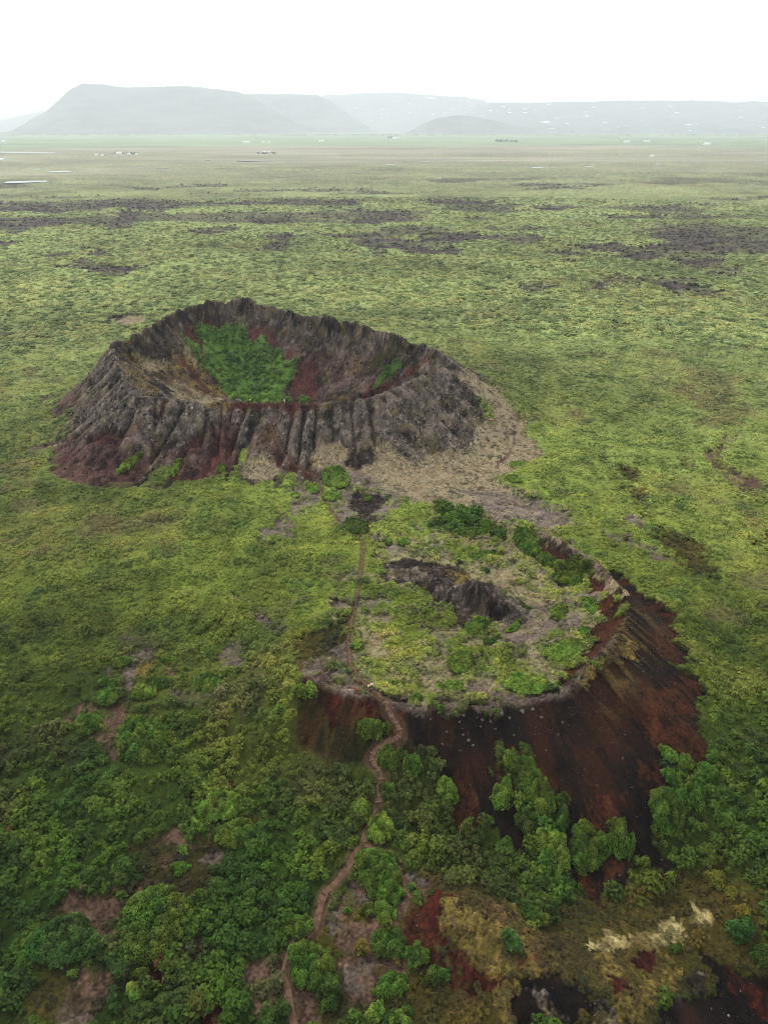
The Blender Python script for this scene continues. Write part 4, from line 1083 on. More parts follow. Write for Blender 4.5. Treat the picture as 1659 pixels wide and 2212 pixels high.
def scatter(name, pts, rot, scl, tint, coll, nidx, label):
    me = bpy.data.meshes.new(name)
    n = len(pts)
    me.vertices.add(n); me.vertices.foreach_set('co', np.asarray(pts, np.float32).ravel())
    def attr(nm, typ, key, arr):
        a = me.attributes.new(nm, typ, 'POINT'); a.data.foreach_set(key, np.asarray(arr).ravel())
    attr('rot', 'FLOAT_VECTOR', 'vector', np.asarray(rot, np.float32))
    attr('scl', 'FLOAT_VECTOR', 'vector', np.asarray(scl, np.float32))
    attr('tint', 'FLOAT_VECTOR', 'vector', np.asarray(tint, np.float32))
    attr('idx', 'INT', 'value', (np.random.default_rng(n).integers(0, nidx, n)).astype(np.int32))
    o = link(name, me)
    g = bpy.data.node_groups.new(name, 'GeometryNodeTree')
    g.interface.new_socket("Geometry", in_out='INPUT', socket_type='NodeSocketGeometry')
    g.interface.new_socket("Geometry", in_out='OUTPUT', socket_type='NodeSocketGeometry')
    N, Lk = g.nodes, g.links
    gi = N.new('NodeGroupInput'); go = N.new('NodeGroupOutput')
    iop = N.new('GeometryNodeInstanceOnPoints')
    ci = N.new('GeometryNodeCollectionInfo'); ci.inputs['Collection'].default_value = coll
    ci.inputs['Separate Children'].default_value = True; ci.inputs['Reset Children'].default_value = True
    iop.inputs['Pick Instance'].default_value = True
    def na_(nm, typ):
        q = N.new('GeometryNodeInputNamedAttribute'); q.data_type = typ; q.inputs['Name'].default_value = nm
        return [s for s in q.outputs if s.enabled and s.name == 'Attribute'][0]
    e2r = N.new('FunctionNodeEulerToRotation')
    Lk.new(na_('rot', 'FLOAT_VECTOR'), e2r.inputs[0])
    Lk.new(gi.outputs[0], iop.inputs['Points']); Lk.new(ci.outputs[0], iop.inputs['Instance'])
    Lk.new(na_('idx', 'INT'), iop.inputs['Instance Index'])
    Lk.new(e2r.outputs[0], iop.inputs['Rotation']); Lk.new(na_('scl', 'FLOAT_VECTOR'), iop.inputs['Scale'])
    Lk.new(iop.outputs[0], go.inputs[0])
    md = o.modifiers.new("scatter", 'NODES'); md.node_group = g
    tag(o, label, None, None, 'stuff')
    return o

# ------------------------------------------------------------------ scrub and heath: sample the sheet's faces by area and cover
rng = np.random.default_rng(5)
Pq = V[F]
e1 = Pq[:, 1] - Pq[:, 0]; e2 = Pq[:, 3] - Pq[:, 0]
area = np.linalg.norm(np.cross(e1, e2), axis=1)
fcx, fcy = Pq[:, :, 0].mean(1), Pq[:, :, 1].mean(1)
fr = np.hypot(fcx, fcy)
inview = (np.abs(fcx) < (fcy + 70) * math.tan(R(35))) & (fcy > 42)
vegf = Veg[F].mean(1) * ~OWN[fc]
def pick(dens, mask):
    lam = area * dens * mask
    cnt = rng.poisson(np.minimum(lam, 50))
    idx = np.repeat(np.arange(len(F)), cnt)
    u, v = rng.random((2, len(idx)))
    p = Pq[idx]
    pos = (p[:, 0] * ((1 - u) * (1 - v))[:, None] + p[:, 1] * (u * (1 - v))[:, None] + p[:, 2] * (u * v)[:, None] + p[:, 3] * ((1 - u) * v)[:, None])
    return idx, pos
def grow(name, dens, mask, size, coll, nidx, label, zs=1.0, gain=1.0, tall=None, hum=(4.2, 400)):
    idx, pos = pick(dens, mask)
    n = len(idx)
    x, y = pos[:, 0], pos[:, 1]
    clump = .35 + .75 * domes(x, y, *hum) + .3 * fbm(x, y, 9, 3, 610)
    s = size * (.55 + .75 * rng.random(n)) * clump
    if tall is not None: s = s * tall[idx]
    hue = fbm(x, y, 7, 3, 600)[:, None] + .16 * rng.normal(size=(n, 1))
    c = Cs[fc[idx]]
    lum = np.maximum(c.mean(1, keepdims=True), .022)
    t = c * gain * (1 + .35 * hue)
    t = np.maximum(t, lum * .3)
    t[:, 0:1] *= 1 + .18 * hue
    rot = np.stack([rng.normal(size=n) * .15, rng.normal(size=n) * .15, rng.random(n) * 6.283], 1)
    scl = np.stack([s, s, s * zs], 1)
    pos[:, 2] -= .08 * s
    return scatter(name, pos, rot, scl, np.clip(t, .004, .6), coll, nidx, label)

thick = (Wt['thicket'] + Wt['green'])[fc]
thick = thick * vegf
other = np.clip(vegf - thick, 0, 1)
pxm = np.hypot(fr, HC) / 709.0                    # metres per picture element
nearm = inview & (fr < 480)
grow('birch_scrub', .75 * thick ** 1.3 * np.clip(120 / np.hypot(fr, HC), .25, 1.2), nearm, 1.25, TUFTS, 6, 'dark green birch thicket covering the near ground', 1.15, 1.7)
grow('heath_shrubs', .58 * sstep(.25, .7, other) * np.clip(230 / np.hypot(fr, HC), .2, 1.2), nearm, 1.05, MOSSES, 5, 'pale green heath bushes around the craters', .8, 1.55, None, (7.5, 420))
grow('plain_heath', 0.11 * vegf * (500 / np.maximum(fr, 480)) ** 1.6, inview & (fr >= 480) & (fr < 1500), 2.7, MOSSES, 5, 'yellow-green heath hummocks on the plain behind the far crater', .6, 1.4)

# tufted moss on the pale skirts
tn = (Wt['tan'] + .8 * Wt['straw'] + .5 * Wt['ymoss'])[fc]
grow('dry_moss', .55 * tn * np.clip(230 / np.hypot(fr, HC), .3, 1.6), inview & (fr < 480), .75, MOSSES, 5, 'straw-coloured cushions of dry moss on the crater skirts', .55, 1.15)
ol = (Wt['olive'])[fc] * ~OWN[fc] * (1 - PATHM[fc])
grow('rough_grass', .8 * ol * np.clip(130 / np.hypot(fr, HC), .3, 1.2), inview & (fr < 300), .75, MOSSES, 5, 'olive brown tussocky grass around the bare ground', .6, 1.3)

# broken lava on the rocky slopes
rb = (Wt['grey'] + .8 * Wt['dark'] + 1.0 * Wt['ymoss'] + .12 * Wt['red'])[fc]
clus = sstep(-.35, .45, fbm(fcx, fcy, 5, 4, 630))
idx, pos = pick(rb * (.15 + clus) * .85 * np.clip(240 / np.hypot(fr, HC), .3, 2.2), inview & (fr < 480))
n = len(idx)
s = (.16 + .42 * rng.random(n) ** 2.4) * np.clip(np.hypot(fr[idx], HC) / 240, .5, 1.3)
c = Cs[fc[idx]] * (.35 + 2.2 * rng.random((n, 1)) ** 2)
scatter('lava_rubble', pos, np.stack([rng.normal(size=n) * .5, rng.normal(size=n) * .5, rng.random(n) * 6.28], 1), np.stack([s, s * 1.2, s * (.7 + .8 * rng.random(n))], 1), np.clip(c, .006, .4), STONES, 5, 'broken grey lava blocks on the crater walls')
# lava blocks out on the plain
lv = Wt['lava'][fc]
idx, pos = pick(lv * .012, inview & (fr >= 480) & (fr < 1900))
n = len(idx)
s = 1.0 + 2.2 * rng.random(n) ** 2
c = Cs[fc[idx]] * (.5 + .9 * rng.random((n, 1)))
scatter('lava_blocks', pos, rng.random((n, 3)) * .6 * np.array([1, 1, 10]), np.stack([s * 1.5, s, s * .7], 1), np.clip(c, .008, .4), STONES, 5, 'dark lava blocks of the flow showing through the heath')

# loose stones
st = (Wt['black'] * 2.6 + Wt['orange'] * 2.2 + Wt['red'] * .6 + Wt['gravel'] * .7 + Wt['grey'] * .10 + Wt['soil'] * .35 + Wt['dark'] * .08)[fc]
clus = sstep(-.1, .5, fbm(fcx, fcy, 9, 3, 620))
idx, pos = pick(st * (.25 + clus) * np.clip(120 / np.hypot(fr, HC), .2, 1), inview & (fr < 420))
n = len(idx)
s = .05 + .11 * rng.random(n) ** 3 + .14 * (rng.random(n) > .98)
g = (.02 + .36 * rng.random((n, 1)) ** 2.5)
scatter('scree', pos, rng.random((n, 3)) * 6.28, np.stack([s, s, s], 1), np.where(rng.random((n, 1)) > .22, np.clip(Cs[fc[idx]] * (.5 + 2.6 * rng.random((n, 1)) ** 1.6), .002, .4), np.concatenate([g, g * .92, g * .84], 1)), STONES, 5, 'loose pale lava stones strewn on the bare slopes')

# ------------------------------------------------------------------ individual shrubs
TINT = {'d': (.046, .080, .011), 'm': (.072, .122, .015), 'b': (.115, .185, .024), 'y': (.13, .12, .014), 'g': (.048, .100, .019)}
def round_off(P):
    c = P.mean(0); P = c + (P - c) * 1.07
    for _ in range(3):
        Q = np.roll(P, -1, 0)
        P = np.stack([.75 * P + .25 * Q, .25 * P + .75 * Q], 1).reshape(-1, 2)
    return P
def shrub(P, h, kind, label, seed):
    rng = np.random.default_rng(seed)
    P = round_off(P)
    c = P.mean(0)
    lo, hi = P.min(0), P.max(0)
    A = (hi - lo).prod()
    dist = math.hypot(*c)
    ls = .17 if dist < 115 else (.22 if dist < 170 else .30)
    lsz = 1.5 * max(1, dist / 130)
    n = int(min(9000, max(90, A / (ls * ls) * 3.4)))
    q = rng.random((n * 3, 2)) * (hi - lo + .6) + lo - .3
    sd = poly_sd(q[:, 0], q[:, 1], P) + .55 * fbm(q[:, 0], q[:, 1], 1.1, 3, seed % 50)
    q = q[sd < .1]; sd = sd[sd < .1]
    q, sd = q[:n], sd[:n]
    if len(q) < 8: return
    dep = np.maximum(-sd, 0); dm = max(dep.max(), .3)
    prof = np.sqrt(np.clip(1 - (1 - dep / dm) ** 2, 0, 1))
    lump = domes(q[:, 0], q[:, 1], lsz, seed % 90)
    gz = ground_z(c[0], c[1])[0]
    gq = macro(q[:, 0], q[:, 1])[0]; off = gz - macro(c[:1], c[1:])[0][0]
    zt = h * (.25 + .75 * prof) * (.35 + .75 * lump)
    fall = rng.random(len(q)) ** 2.5 * .75
    z = gq + off + zt * (1 - fall) + .05
    e = .12
    gx = (domes(q[:, 0] + e, q[:, 1], lsz, seed % 90) - lump) / e * h * .6
    gy = (domes(q[:, 0], q[:, 1] + e, lsz, seed % 90) - lump) / e * h * .6
    out = (q - c) / (dm * 1.6)
    nr_ = np.stack([-gx + out[:, 0] * .8, -gy + out[:, 1] * .8, np.ones(len(q))], 1)
    nr_ /= np.linalg.norm(nr_, axis=1, keepdims=True)
    base = Vector((c[0], c[1], gz))
    pos = np.stack([q[:, 0] - c[0], q[:, 1] - c[1], z - gz], 1)
    v, f = cards(rng, pos, nr_, ls * np.ones(len(q)), .5)
    root = bpy.data.objects.new('shrub', None); COL.objects.link(root); root.location = base
    root.empty_display_size = .5
    tag(root, label, 'shrub', 'separate shrubs on the open ground')
    me = mesh_np('crown', v, f, M_LEAF)
    t = np.array(TINT[kind]) * (1 + .5 * fbm(q[:, 0], q[:, 1], 1.6, 3, seed % 70))[:, None] * (.55 + .75 * lump)[:, None] ** .0
    t = t * (1 + .10 * rng.normal(size=(len(q), 1)))
    t[:, 0] *= 1 + .25 * fbm(q[:, 0], q[:, 1], 3, 2, 33)
    set_col(me, np.repeat(np.clip(t, .006, .5), 4, 0), 'tint')
    link('crown', me, root)
    # forked stems inside
    sv, sf = [], []
    ns = 5
    for k in range(ns):
        a = 6.283 * k / ns + rng.random()
        tip = np.array([math.cos(a) * dm * .6, math.sin(a) * dm * .6, h * .6])
        mid_ = tip * np.array([.35, .35, .55])
        prev = None
        for p, rad in ((np.array([math.cos(a) * .05, math.sin(a) * .05, -.3]), .07), (mid_, .05), (tip, .02)):
            ring = [p + rad * np.array([math.cos(t_), math.sin(t_), 0]) for t_ in np.arange(5) * 1.2566]
            b0 = len(sv); sv += ring
            if prev is not None:
                sf += [(prev + j, prev + (j + 1) % 5, b0 + (j + 1) % 5, b0 + j) for j in range(5)]
            prev = b0
    link('stem', mesh_np('stem', np.array(sv), np.array(sf), M_BARK, True), root)
for k, (s, P) in enumerate(zip(SHRUBS, SHRUB_W)):
    shrub(P, s[2], s[3], s[4], 1000 + k)

# ------------------------------------------------------------------ mountains
def mat_mountain(name, c1, c2, snow=None):
    m, n, l, b = new_mat(name)
    geo = n.new('ShaderNodeNewGeometry')
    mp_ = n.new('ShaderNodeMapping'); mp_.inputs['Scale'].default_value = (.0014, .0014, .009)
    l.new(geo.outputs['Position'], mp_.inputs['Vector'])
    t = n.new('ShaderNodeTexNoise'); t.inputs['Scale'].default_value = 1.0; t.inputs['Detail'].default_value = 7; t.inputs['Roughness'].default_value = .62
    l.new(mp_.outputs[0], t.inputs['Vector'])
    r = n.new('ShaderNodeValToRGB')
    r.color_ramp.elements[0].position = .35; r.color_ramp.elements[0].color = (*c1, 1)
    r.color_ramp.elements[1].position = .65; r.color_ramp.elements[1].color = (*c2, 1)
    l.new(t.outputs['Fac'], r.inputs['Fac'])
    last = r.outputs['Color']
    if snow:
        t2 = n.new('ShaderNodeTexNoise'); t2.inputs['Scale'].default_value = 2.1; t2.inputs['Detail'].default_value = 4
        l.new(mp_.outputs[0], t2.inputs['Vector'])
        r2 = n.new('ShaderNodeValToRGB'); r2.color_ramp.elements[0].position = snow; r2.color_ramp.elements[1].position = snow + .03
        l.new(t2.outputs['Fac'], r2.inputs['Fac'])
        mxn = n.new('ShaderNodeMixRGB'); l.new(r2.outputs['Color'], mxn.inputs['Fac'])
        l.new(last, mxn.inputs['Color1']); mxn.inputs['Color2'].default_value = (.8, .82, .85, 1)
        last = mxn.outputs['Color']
    l.new(last, b.inputs['Base Color']); b.inputs['Roughness'].default_value = 1; b.inputs['Specular IOR Level'].default_value = 0
    return m

def mountain(label, sil, Yd, front, mat, seed, cliff=.35, gully=150, back=3400, nx=260, nv=70):
    a = np.array(sil, float)
    t = np.linspace(a[0, 0], a[-1, 0], nx)
    hy = np.interp(t, a[:, 0], a[:, 1])
    x, z = at_y(t, hy, Yd)
    z = z + 26 * fbm(x, x * 0, 700, 5, seed)
    z = np.maximum(z, 0)
    v = np.concatenate([np.linspace(0, 1, nv), 1 + np.linspace(.05, 1, 8)])
    XX = np.repeat(x[None], len(v), 0)
    vv = np.repeat(v[:, None], nx, 1)
    gl = ridged(XX, vv * front * .25, 800, 4, seed + 3)
    wob = 450 * fbm(x, x * 0 + 7, 1700, 3, seed + 9)[None]
    YY = np.where(vv <= 1, Yd - (front * (.55 + .45 * np.clip(z / max(z.max(), 1), 0, 1)))[None] * (1 - vv) + wob * (1 - np.clip(vv, 0, 1)), Yd + back * (vv - 1))
    p = np.clip(vv, 0, 1)
    prof = (1 - cliff) * p ** 1.7 + cliff * sstep(.72, .95, p + .10 * gl)
    ZZ = z[None] * np.where(vv <= 1, prof, 1 - .5 * (vv - 1)) + gully * gl * p * (1 - p) * 2.2 * np.clip(z / 380, 0, 1)[None] - 3
    XX = XX * (YY / Yd) if False else XX
    g = np.arange(len(v) * nx).reshape(len(v), nx)
    f = np.stack([g[:-1, :-1], g[:-1, 1:], g[1:, 1:], g[1:, :-1]], -1).reshape(-1, 4)
    o = link('mountain', mesh_np('mountain', np.stack([XX, YY, ZZ], -1).reshape(-1, 3), f, mat, True))
    tag(o, label, None, None, 'structure')

MM1 = mat_mountain("basalt_slopes", (.010, .014, .020), (.10, .10, .10))
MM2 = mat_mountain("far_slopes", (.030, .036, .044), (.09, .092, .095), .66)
mountain('faint distant ridge at the far left', [(-260,262),(-60,262),(20,255),(90,240),(160,236),(260,250),(340,270)], 29450, 4750, MM1, 700)
mountain('high table mountain with a pointed left shoulder', [(-30,300),(20,285),(60,262),(100,238),(130,214),(152,194),(178,181),(250,184),(330,186),(400,187),(470,189),(515,196),(545,212),(590,236),(640,262),(700,284),(760,298)], 18240, 2850, MM1, 710, .45, 127)
mountain('rounded spur in front of the table mountain', [(20,300),(80,272),(130,244),(170,220),(195,211),(240,224),(300,246),(380,266),(460,280),(520,292),(570,299)], 17100, 2090, MM1, 720, .1, 93, 1710)
mountain('second table mountain behind the first', [(380,300),(440,215),(480,200),(540,200),(620,201),(690,206),(720,222),(760,250),(800,276),(840,292),(880,300)], 21280, 3610, MM1, 730, .45, 127)
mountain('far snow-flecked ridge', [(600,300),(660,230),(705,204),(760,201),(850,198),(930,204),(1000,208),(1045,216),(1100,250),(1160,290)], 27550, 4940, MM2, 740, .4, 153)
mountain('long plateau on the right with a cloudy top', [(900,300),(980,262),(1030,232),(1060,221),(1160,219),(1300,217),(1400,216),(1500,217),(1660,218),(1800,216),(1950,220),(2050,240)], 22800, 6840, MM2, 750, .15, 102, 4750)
mountain('low hill in front of the plateau', [(840,300),(880,284),(912,268),(945,254),(985,247),(1030,249),(1075,258),(1130,270),(1200,282),(1290,294),(1340,300)], 17670, 1900, MM1, 760, .12, 59, 2660)

# ------------------------------------------------------------------ haze, and the cloud lying on the mountain tops
def box(name, lo, hi, mat):
    v = [(x, y, z) for z in (lo[2], hi[2]) for y in (lo[1], hi[1]) for x in (lo[0], hi[0])]
    f = [(0, 2, 3, 1), (4, 5, 7, 6), (0, 1, 5, 4), (2, 6, 7, 3), (0, 4, 6, 2), (1, 3, 7, 5)]
    return link(name, mesh_np(name, v, f, mat))
def vol_mat(name, dens, col=(.78, .835, .88)):
    m = bpy.data.materials.new(name); m.use_nodes = True
    n, l = m.node_tree.nodes, m.node_tree.links
    n.remove(n['Principled BSDF'])
    out = [x for x in n if x.type == 'OUTPUT_MATERIAL'][0]
    v = n.new('ShaderNodeVolumePrincipled')
    v.inputs['Density'].default_value = dens
    v.inputs['Color'].default_value = (*col, 1)
    v.inputs['Anisotropy'].default_value = .2
    l.new(v.outputs[0], out.inputs['Volume'])
    return m
hz = box('haze', (-42000, -400, float(Zs.min()) - 40), (42000, 38000, 1700), vol_mat("haze", 0.62e-4))
tag(hz, 'thin pale haze over the whole plain', None, None, 'stuff')

# ------------------------------------------------------------------ ponds
def mat_water():
    m, n, l, b = new_mat("still_water")
    geo = n.new('ShaderNodeNewGeometry')
    t = n.new('ShaderNodeTexNoise'); t.inputs['Scale'].default_value = .8
    l.new(geo.outputs['Position'], t.inputs['Vector'])
    bp = n.new('ShaderNodeBump'); bp.inputs['Strength'].default_value = .03; bp.inputs['Distance'].default_value = .05
    l.new(t.outputs['Fac'], bp.inputs['Height']); l.new(bp.outputs[0], b.inputs['Normal'])
    b.inputs['Base Color'].default_value = (.05, .06, .065, 1); b.inputs['Roughness'].default_value = .04
    b.inputs['Specular IOR Level'].default_value = .9; b.inputs['IOR'].default_value = 1.6
    return m
M_WATER = mat_water()
PONDS = [[(8,396),(20,392),(60,391.5),(106,391),(104,393.5),(70,395.5),(40,397.5),(12,398)], [(-20,341),(14,342),(8,345),(-20,345)], [(-10,328),(60,327.6),(130,328),(128,329.2),(60,329.6),(-10,329.6)],
         [(70,365.5),(88,365),(91,366.6),(72,367)], [(104,370.4),(150,370),(160,371),(140,372.2),(106,371.8)], [(334,363),(366,362.6),(367,364),(336,364.4)],
         [(508,347.6),(560,347),(592,347.6),(585,348.8),(520,348.8)], [(442,344.8),(456,344.6),(456,345.8),(443,345.8)], [(1148,361.6),(1175,361.2),(1176,362.8),(1150,363)], [(1190,362),(1198,361.8),(1198,362.8),(1190,362.8)],
         [(1262,360),(1283,358.6),(1282,360.4),(1264,361)], [(1416,354),(1426,353.8),(1426,355),(1417,355.2)], [(832,355.6),(856,355.2),(856,356.6),(834,356.8)], [(903,347.8),(938,347.4),(936,348.6),(905,348.8)], [(298,362),(310,361.6),(311,363),(299,363)]]
for p in lay([np.array(q, float) for q in PONDS]):
    for _ in range(2):
        Q = np.roll(p, -1, 0); p = np.stack([.75 * p + .25 * Q, .25 * p + .75 * Q], 1).reshape(-1, 2)
    zt = float(ground_z(p[:, 0], p[:, 1]).max()) + .4
    n = len(p)
    me = bpy.data.meshes.new('pond')
    me.from_pydata([(x, y, zt) for x, y in p] + [(x, y, zt - 6) for x, y in p], [], [tuple(range(n))] + [(j, j + n, (j + 1) % n + n, (j + 1) % n) for j in range(n)])
    me.materials.append(M_WATER)
    tag(link('pond', me), 'still pond reflecting the white sky', None, None, 'structure')

# ------------------------------------------------------------------ farm buildings far off
M_WHITE = mat_noise("white_render", (.74, .74, .72), (.82, .82, .80), .8)
M_ROOF = mat_noise("pale_roof", (.50, .50, .50), (.62, .60, .58), .8)
M_RED = mat_noise("red_roof", (.20, .05, .04), (.28, .08, .06), .8)
M_GLASS = mat_noise("window_glass", (.02, .025, .03), (.05, .06, .07), .5, .1, .5)
def house(px, py, L, Wd, Hh, rz, red, label):
    x, y = hit(np.array([px], float), np.array([py], float))
    z = ground_z(x, y)[0]
    r = bpy.data.objects.new('farm_building', None); COL.objects.link(r)
    r.location = (x[0], y[0], z); r.rotation_euler = (0, 0, rz)
    tag(r, label, 'farm building', 'farm buildings on the far plain')
    l, w = L / 2, Wd / 2; rg = Hh + Wd * .42
    v = [(-l,-w,-3),(l,-w,-3),(l,w,-3),(-l,w,-3),(-l,-w,Hh),(l,-w,Hh),(l,w,Hh),(-l,w,Hh),(-l,0,rg-.1),(l,0,rg-.1)]
    me = bpy.data.meshes.new('wall'); me.from_pydata(v, [], [(0,1,5,4),(2,3,7,6),(1,2,6,9,5),(3,0,4,8,7)]); me.materials.append(M_WHITE)
    link('wall', me, r)
    e = .5; t = .35
    v = []
    for s in (-1, 1):
        v += [(-l-e, s*(w+e), Hh-.42*e), (l+e, s*(w+e), Hh-.42*e), (l+e, 0, rg), (-l-e, 0, rg)]
    v += [(q[0], q[1], q[2] + t) for q in v]
    f = [(0,1,2,3),(4,7,6,5),(8,11,10,9),(12,13,14,15),(0,8,9,1),(4,5,13,12),(1,9,10,2),(3,11,8,0),(5,6,14,13),(7,4,12,15)]
    me = bpy.data.meshes.new('roof'); me.from_pydata(v, [], f); me.materials.append(M_RED if red else M_ROOF)
    link('roof', me, r)
    nw = max(2, int(L / 6))
    for k in range(nw):
        cx = -l + L * (k + .5) / nw
        v = [(cx-.6,-w-.05,1.0),(cx+.6,-w-.05,1.0),(cx+.6,-w-.05,2.4),(cx-.6,-w-.05,2.4),(cx-.6,-w+.05,1.0),(cx+.6,-w+.05,1.0),(cx+.6,-w+.05,2.4),(cx-.6,-w+.05,2.4)]
        me = bpy.data.meshes.new('window'); me.from_pydata(v, [], [(0,1,2,3),(0,4,5,1),(3,2,6,7),(0,3,7,4),(1,5,6,2)]); me.materials.append(M_GLASS)
        link('window', me, r)
HOUSES = [(258,333,26,13,6.5,.1,0,'largest white farm building left of centre on the far plain'), (209,335,14,8,4,.3,0,'small white shed leftmost of the row beside the largest farm'),
          (222,336,12,8,3.5,-.2,0,'small pale shed next left of the largest farm'), (279,333.4,16,9,4,0,0,'low white shed right of the largest farm'), (296,333.2,14,8,4,.2,0,'rightmost low shed of the row beside the largest farm'),
          (572,329,22,10,5,.1,0,'long white farmhouse by dark scrub left of centre'), (582,329,12,9,5,-.3,0,'white shed touching the long farmhouse on the right'),
          (533,308,60,20,7,.1,0,'long pale barn below the table mountain'), (570,308,26,14,7,.2,0,'left of two white houses right of the long barn'), (581,308,26,14,7,-.2,0,'right of two white houses right of the long barn'),
          (695,305,50,18,8,.1,0,'lone white barn under the second table mountain'), (8,306,40,18,8,0,0,'white farm at the left edge under the mountain'),
          (855,298.4,70,24,9,.1,0,'white farm by trees at the foot of the low hill'), (1354,307,50,20,8,.1,0,'white farm below the right plateau left of another'),
          (1397,306,46,18,8,-.1,0,'white barn on green fields below the right plateau'), (1527,312,48,20,8,.1,0,'rightmost white farm on the far plain'), (1408,338.5,16,9,5,.1,0,'small white cabin on brown moorland at right')]
for h in HOUSES: house(*h)

# far belts of trees by the farms
tp = []
rngt = np.random.default_rng(77)
for px0, px1, py0, py1, cnt in [(1070,1100,303,306,30), (1102,1118,304,306,14), (838,856,294,298,40), (240,300,330,332,30), (555,600,330,331.5,30)]:
    q = np.stack([px0 + (px1 - px0) * rngt.random(cnt), py0 + (py1 - py0) * rngt.random(cnt)], 1)
    x, y = hit(q[:, 0], q[:, 1]); tp.append(np.stack([x, y, ground_z(x, y) - .5], 1))
tp = np.concatenate(tp); n = len(tp)
s_ = 7 + 6 * rngt.random(n); s_[-60:] *= .45
scatter('distant_woods', tp, np.stack([np.zeros(n), np.zeros(n), rngt.random(n) * 6.28], 1), np.stack([s_, s_, s_ * 1.1], 1), np.tile([.05, .065, .05], (n, 1)) * (.6 + .8 * rngt.random((n, 1))), TUFTS, 6, 'small dark shelter woods far off by the farms')

# ------------------------------------------------------------------ steps on the steep part of the path
q, x, y, nx, ny = PATH_GEO[2]
root = bpy.data.objects.new('stairway', None); COL.objects.link(root)
z0 = ground_z(x[0], y[0])[0]
root.location = (x[0], y[0], z0)
tag(root, 'winding stairway of low timber steps climbing the nearer crater', 'stairway')
prev = -9
for k in range(len(q)):
    if q[k] - prev < 1.0: continue
    prev = q[k]
    zz = ground_z(x[k], y[k])[0] + .05
    w_ = .62 + .1 * vn(np.array([k * .7]), np.array([2.0]), 33)[0]
    tx, ty = ny[k], -nx[k]
    c = []
    for dz in (-.25, .2):
        for a_, b_ in ((-1, -.13), (1, -.13), (1, .13), (-1, .13)):
            c.append((x[k] - x[0] + nx[k] * a_ * w_ + tx * b_, y[k] - y[0] + ny[k] * a_ * w_ + ty * b_, zz - z0 + dz))
    me = mesh_np('step', c, [(0,3,2,1),(4,5,6,7),(0,1,5,4),(1,2,6,5),(2,3,7,6),(3,0,4,7)], M_STEP)
    bm_ = link('step', me, root)
    bv = bm_.modifiers.new('bevel', 'BEVEL'); bv.width = .05; bv.segments = 2

# ------------------------------------------------------------------ boulders below the stony rim
BOULD = [(1083,1542,0.50),(1128,1538,0.55),(1150,1534,0.44),(1100,1552,0.33),(1002,1547,0.39),(968,1546,0.33),(1012,1600,0.44),(965,1583,0.28),(1042,1556,0.33),(1070,1575,0.28),(993,1560,0.28),(1170,1550,0.33),(1000,1588,0.33),(1022,1612,0.28),
         (955,1610,0.28),(1086,1606,0.25),(1110,1590,0.25),(1345,1640,0.28),(1180,1620,0.25),(1290,1700,0.22),(1350,1590,0.22),(1215,1560,0.28),(930,1555,0.28),(1060,1560,0.28)]
bx, by = hit(np.array([b[0] for b in BOULD], float), np.array([b[1] for b in BOULD], float))
for k, b in enumerate(BOULD):
    me = stone_mesh('boulder', 1300 + k, M_STONE, 2, (1, .85, .75))
    o = link('boulder', me, None, (bx[k], by[k], ground_z(bx[k], by[k])[0] + b[2] * (.02 + .12 * (k % 3))))
    o.scale = (b[2],) * 3; o.rotation_euler = (.2 * (k % 3), .15 * (k % 5), k * 1.7)
    tag(o, 'pale angular lava boulder lying on the dark slope below the stony rim', 'boulder', 'boulders on the dark slope')

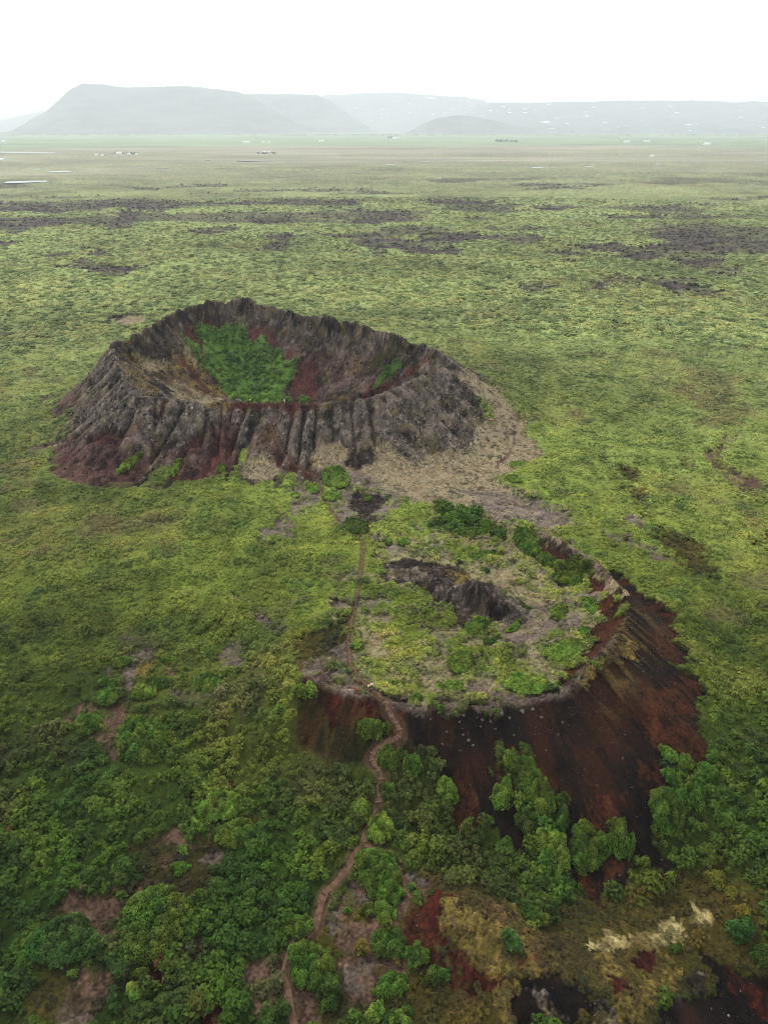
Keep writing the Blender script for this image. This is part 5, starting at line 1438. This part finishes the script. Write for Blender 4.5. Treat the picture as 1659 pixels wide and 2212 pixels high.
# ------------------------------------------------------------------ walkers
M_SKIN = mat_noise("skin", (.42, .26, .19), (.50, .32, .24), 8)
def cloth(name, c): return mat_noise(name, tuple(v * .85 for v in c), c, 9, .85)
def skin_obj(name, verts, edges, radii, mat, parent, sub=1):
    me = bpy.data.meshes.new(name); me.from_pydata(verts, edges, []); me.materials.append(mat)
    o = link(name, me, parent)
    md = o.modifiers.new('skin', 'SKIN'); md.use_smooth_shade = True
    for k, r_ in enumerate(radii): me.skin_vertices[0].data[k].radius = (r_, r_)
    me.skin_vertices[0].data[0].use_root = True
    s = o.modifiers.new('sub', 'SUBSURF'); s.levels = sub; s.render_levels = sub
    return o
def person(px, py, face, coat, legs, hair, label, stride=.12, hood=False):
    x, y = hit(np.array([px], float), np.array([py], float)); z = ground_z(x, y)[0]
    r = bpy.data.objects.new('person', None); COL.objects.link(r)
    r.location = (x[0], y[0], z + .10); r.rotation_euler = (0, 0, face)
    tag(r, label, 'person', 'walkers on the craters')
    s = stride
    # joints; the person faces -y
    V_ = [(0,0,.95),(0,-.01,1.15),(0,0,1.36),(0,.01,1.48),(0,-.02,1.60),(0,-.03,1.70)]
    E_ = [(0,1),(1,2),(2,3),(3,4),(4,5)]; R_ = [.14,.125,.15,.055,.10,.075]
    for sg in (-1, 1):
        b = len(V_)
        V_ += [(sg*.10,0,.88),(sg*.10,-s*sg*.6-.02,.50),(sg*.10,-s*sg,.08),(sg*.11,-s*sg-.17,.03)]
        E_ += [(0,b),(b,b+1),(b+1,b+2),(b+2,b+3)]; R_ += [.09,.06,.042,.04]
        b = len(V_)
        V_ += [(sg*.19,0,1.40),(sg*.25,.03,1.13),(sg*.24,-.08+s*sg*.5,.90),(sg*.235,-.10+s*sg*.5,.83)]
        E_ += [(2,b),(b,b+1),(b+1,b+2),(b+2,b+3)]; R_ += [.055,.042,.032,.034]
        h = b + 3
        hx, hy, hz = V_[h]
        for k, (dx, ln) in enumerate(((-.03,.065),(-.01,.08),(.01,.085),(.03,.07))):
            c_ = len(V_)
            V_ += [(hx, hy + dx, hz - ln * .55), (hx - sg*.012, hy + dx - .01, hz - ln)]
            E_ += [(h, c_), (c_, c_ + 1)]; R_ += [.009, .008]
        c_ = len(V_)
        V_ += [(hx - sg*.01, hy - .05, hz - .01), (hx - sg*.015, hy - .065, hz - .05)]
        E_ += [(h, c_), (c_, c_ + 1)]; R_ += [.010, .009]
    # nose
    c_ = len(V_); V_.append((0, -.135, 1.605)); E_.append((4, c_)); R_.append(.018)
    skin_obj('body', V_, E_, R_, M_SKIN, r, 2)
    Vc = [(0,0,.90),(0,-.01,1.14),(0,0,1.37),(0,.01,1.44)]; Ec = [(0,1),(1,2),(2,3)]; Rc = [.19,.175,.185,.10]
    for sg in (-1, 1):
        b = len(Vc)
        Vc += [(sg*.20,0,1.40),(sg*.265,.03,1.13),(sg*.25,-.07+s*sg*.5,.92)]
        Ec += [(2,b),(b,b+1),(b+1,b+2)]; Rc += [.085,.072,.062]
    skin_obj('jacket', Vc, Ec, Rc, coat, r)
    Vt = [(0,0,.92)]; Et = []; Rt = [.165]
    for sg in (-1, 1):
        b = len(Vt)
        Vt += [(sg*.10,0,.86),(sg*.10,-s*sg*.6-.02,.50),(sg*.10,-s*sg,.12)]
        Et += [(0,b),(b,b+1),(b+1,b+2)]; Rt += [.115,.085,.068]
    skin_obj('trousers', Vt, Et, Rt, legs, r)
    v, f = ico(2)
    v = v * np.array([.115, .13, .13]) + np.array([0, .02, 1.68])
    v = v[:] ; keep = np.ones(len(f), bool)
    cen = v[f].mean(1); keep = (cen[:, 2] > 1.655) | (cen[:, 1] > .03)
    link('hair', mesh_np('hair', v, f[keep], hair, True), r)
    return r
C_YEL = cloth("yellow_jacket", (.80, .66, .22)); C_PINK = cloth("pale_pink_jacket", (.80, .58, .62)); C_GREY = cloth("pale_grey_jacket", (.62, .62, .60))
C_DARK = cloth("dark_trousers", (.018, .018, .024)); C_CREAM = cloth("cream_trousers", (.70, .66, .56)); C_BROWN = cloth("dark_hair", (.02, .014, .01))
person(797.3, 1493.3, .5, C_YEL, C_DARK, C_BROWN, 'walker in a yellow jacket and dark trousers on the nearer rim')
person(803.2, 1493.6, .3, C_PINK, C_DARK, C_BROWN, 'walker in a pale pink jacket beside the yellow one', .08)
person(541.7, 873, 1.2, C_YEL, C_DARK, C_BROWN, 'walker in a yellow top standing on the far crater rim')
person(615, 873, 2.6, C_GREY, C_CREAM, C_BROWN, 'walker in grey jacket and cream trousers on the far crater rim')
rx_, ry2 = hit(np.array([516.]), np.array([870.]))
me = stone_mesh('rock', 1400, M_STONE, 2, (1.5, 1, .9))
o = link('rock', me, None, (rx_[0], ry2[0], ground_z(rx_, ry2)[0] + .3)); o.scale = (1.1,) * 3
tag(o, 'dark boulder with a pale top at the rim path left of the walkers', 'boulder')
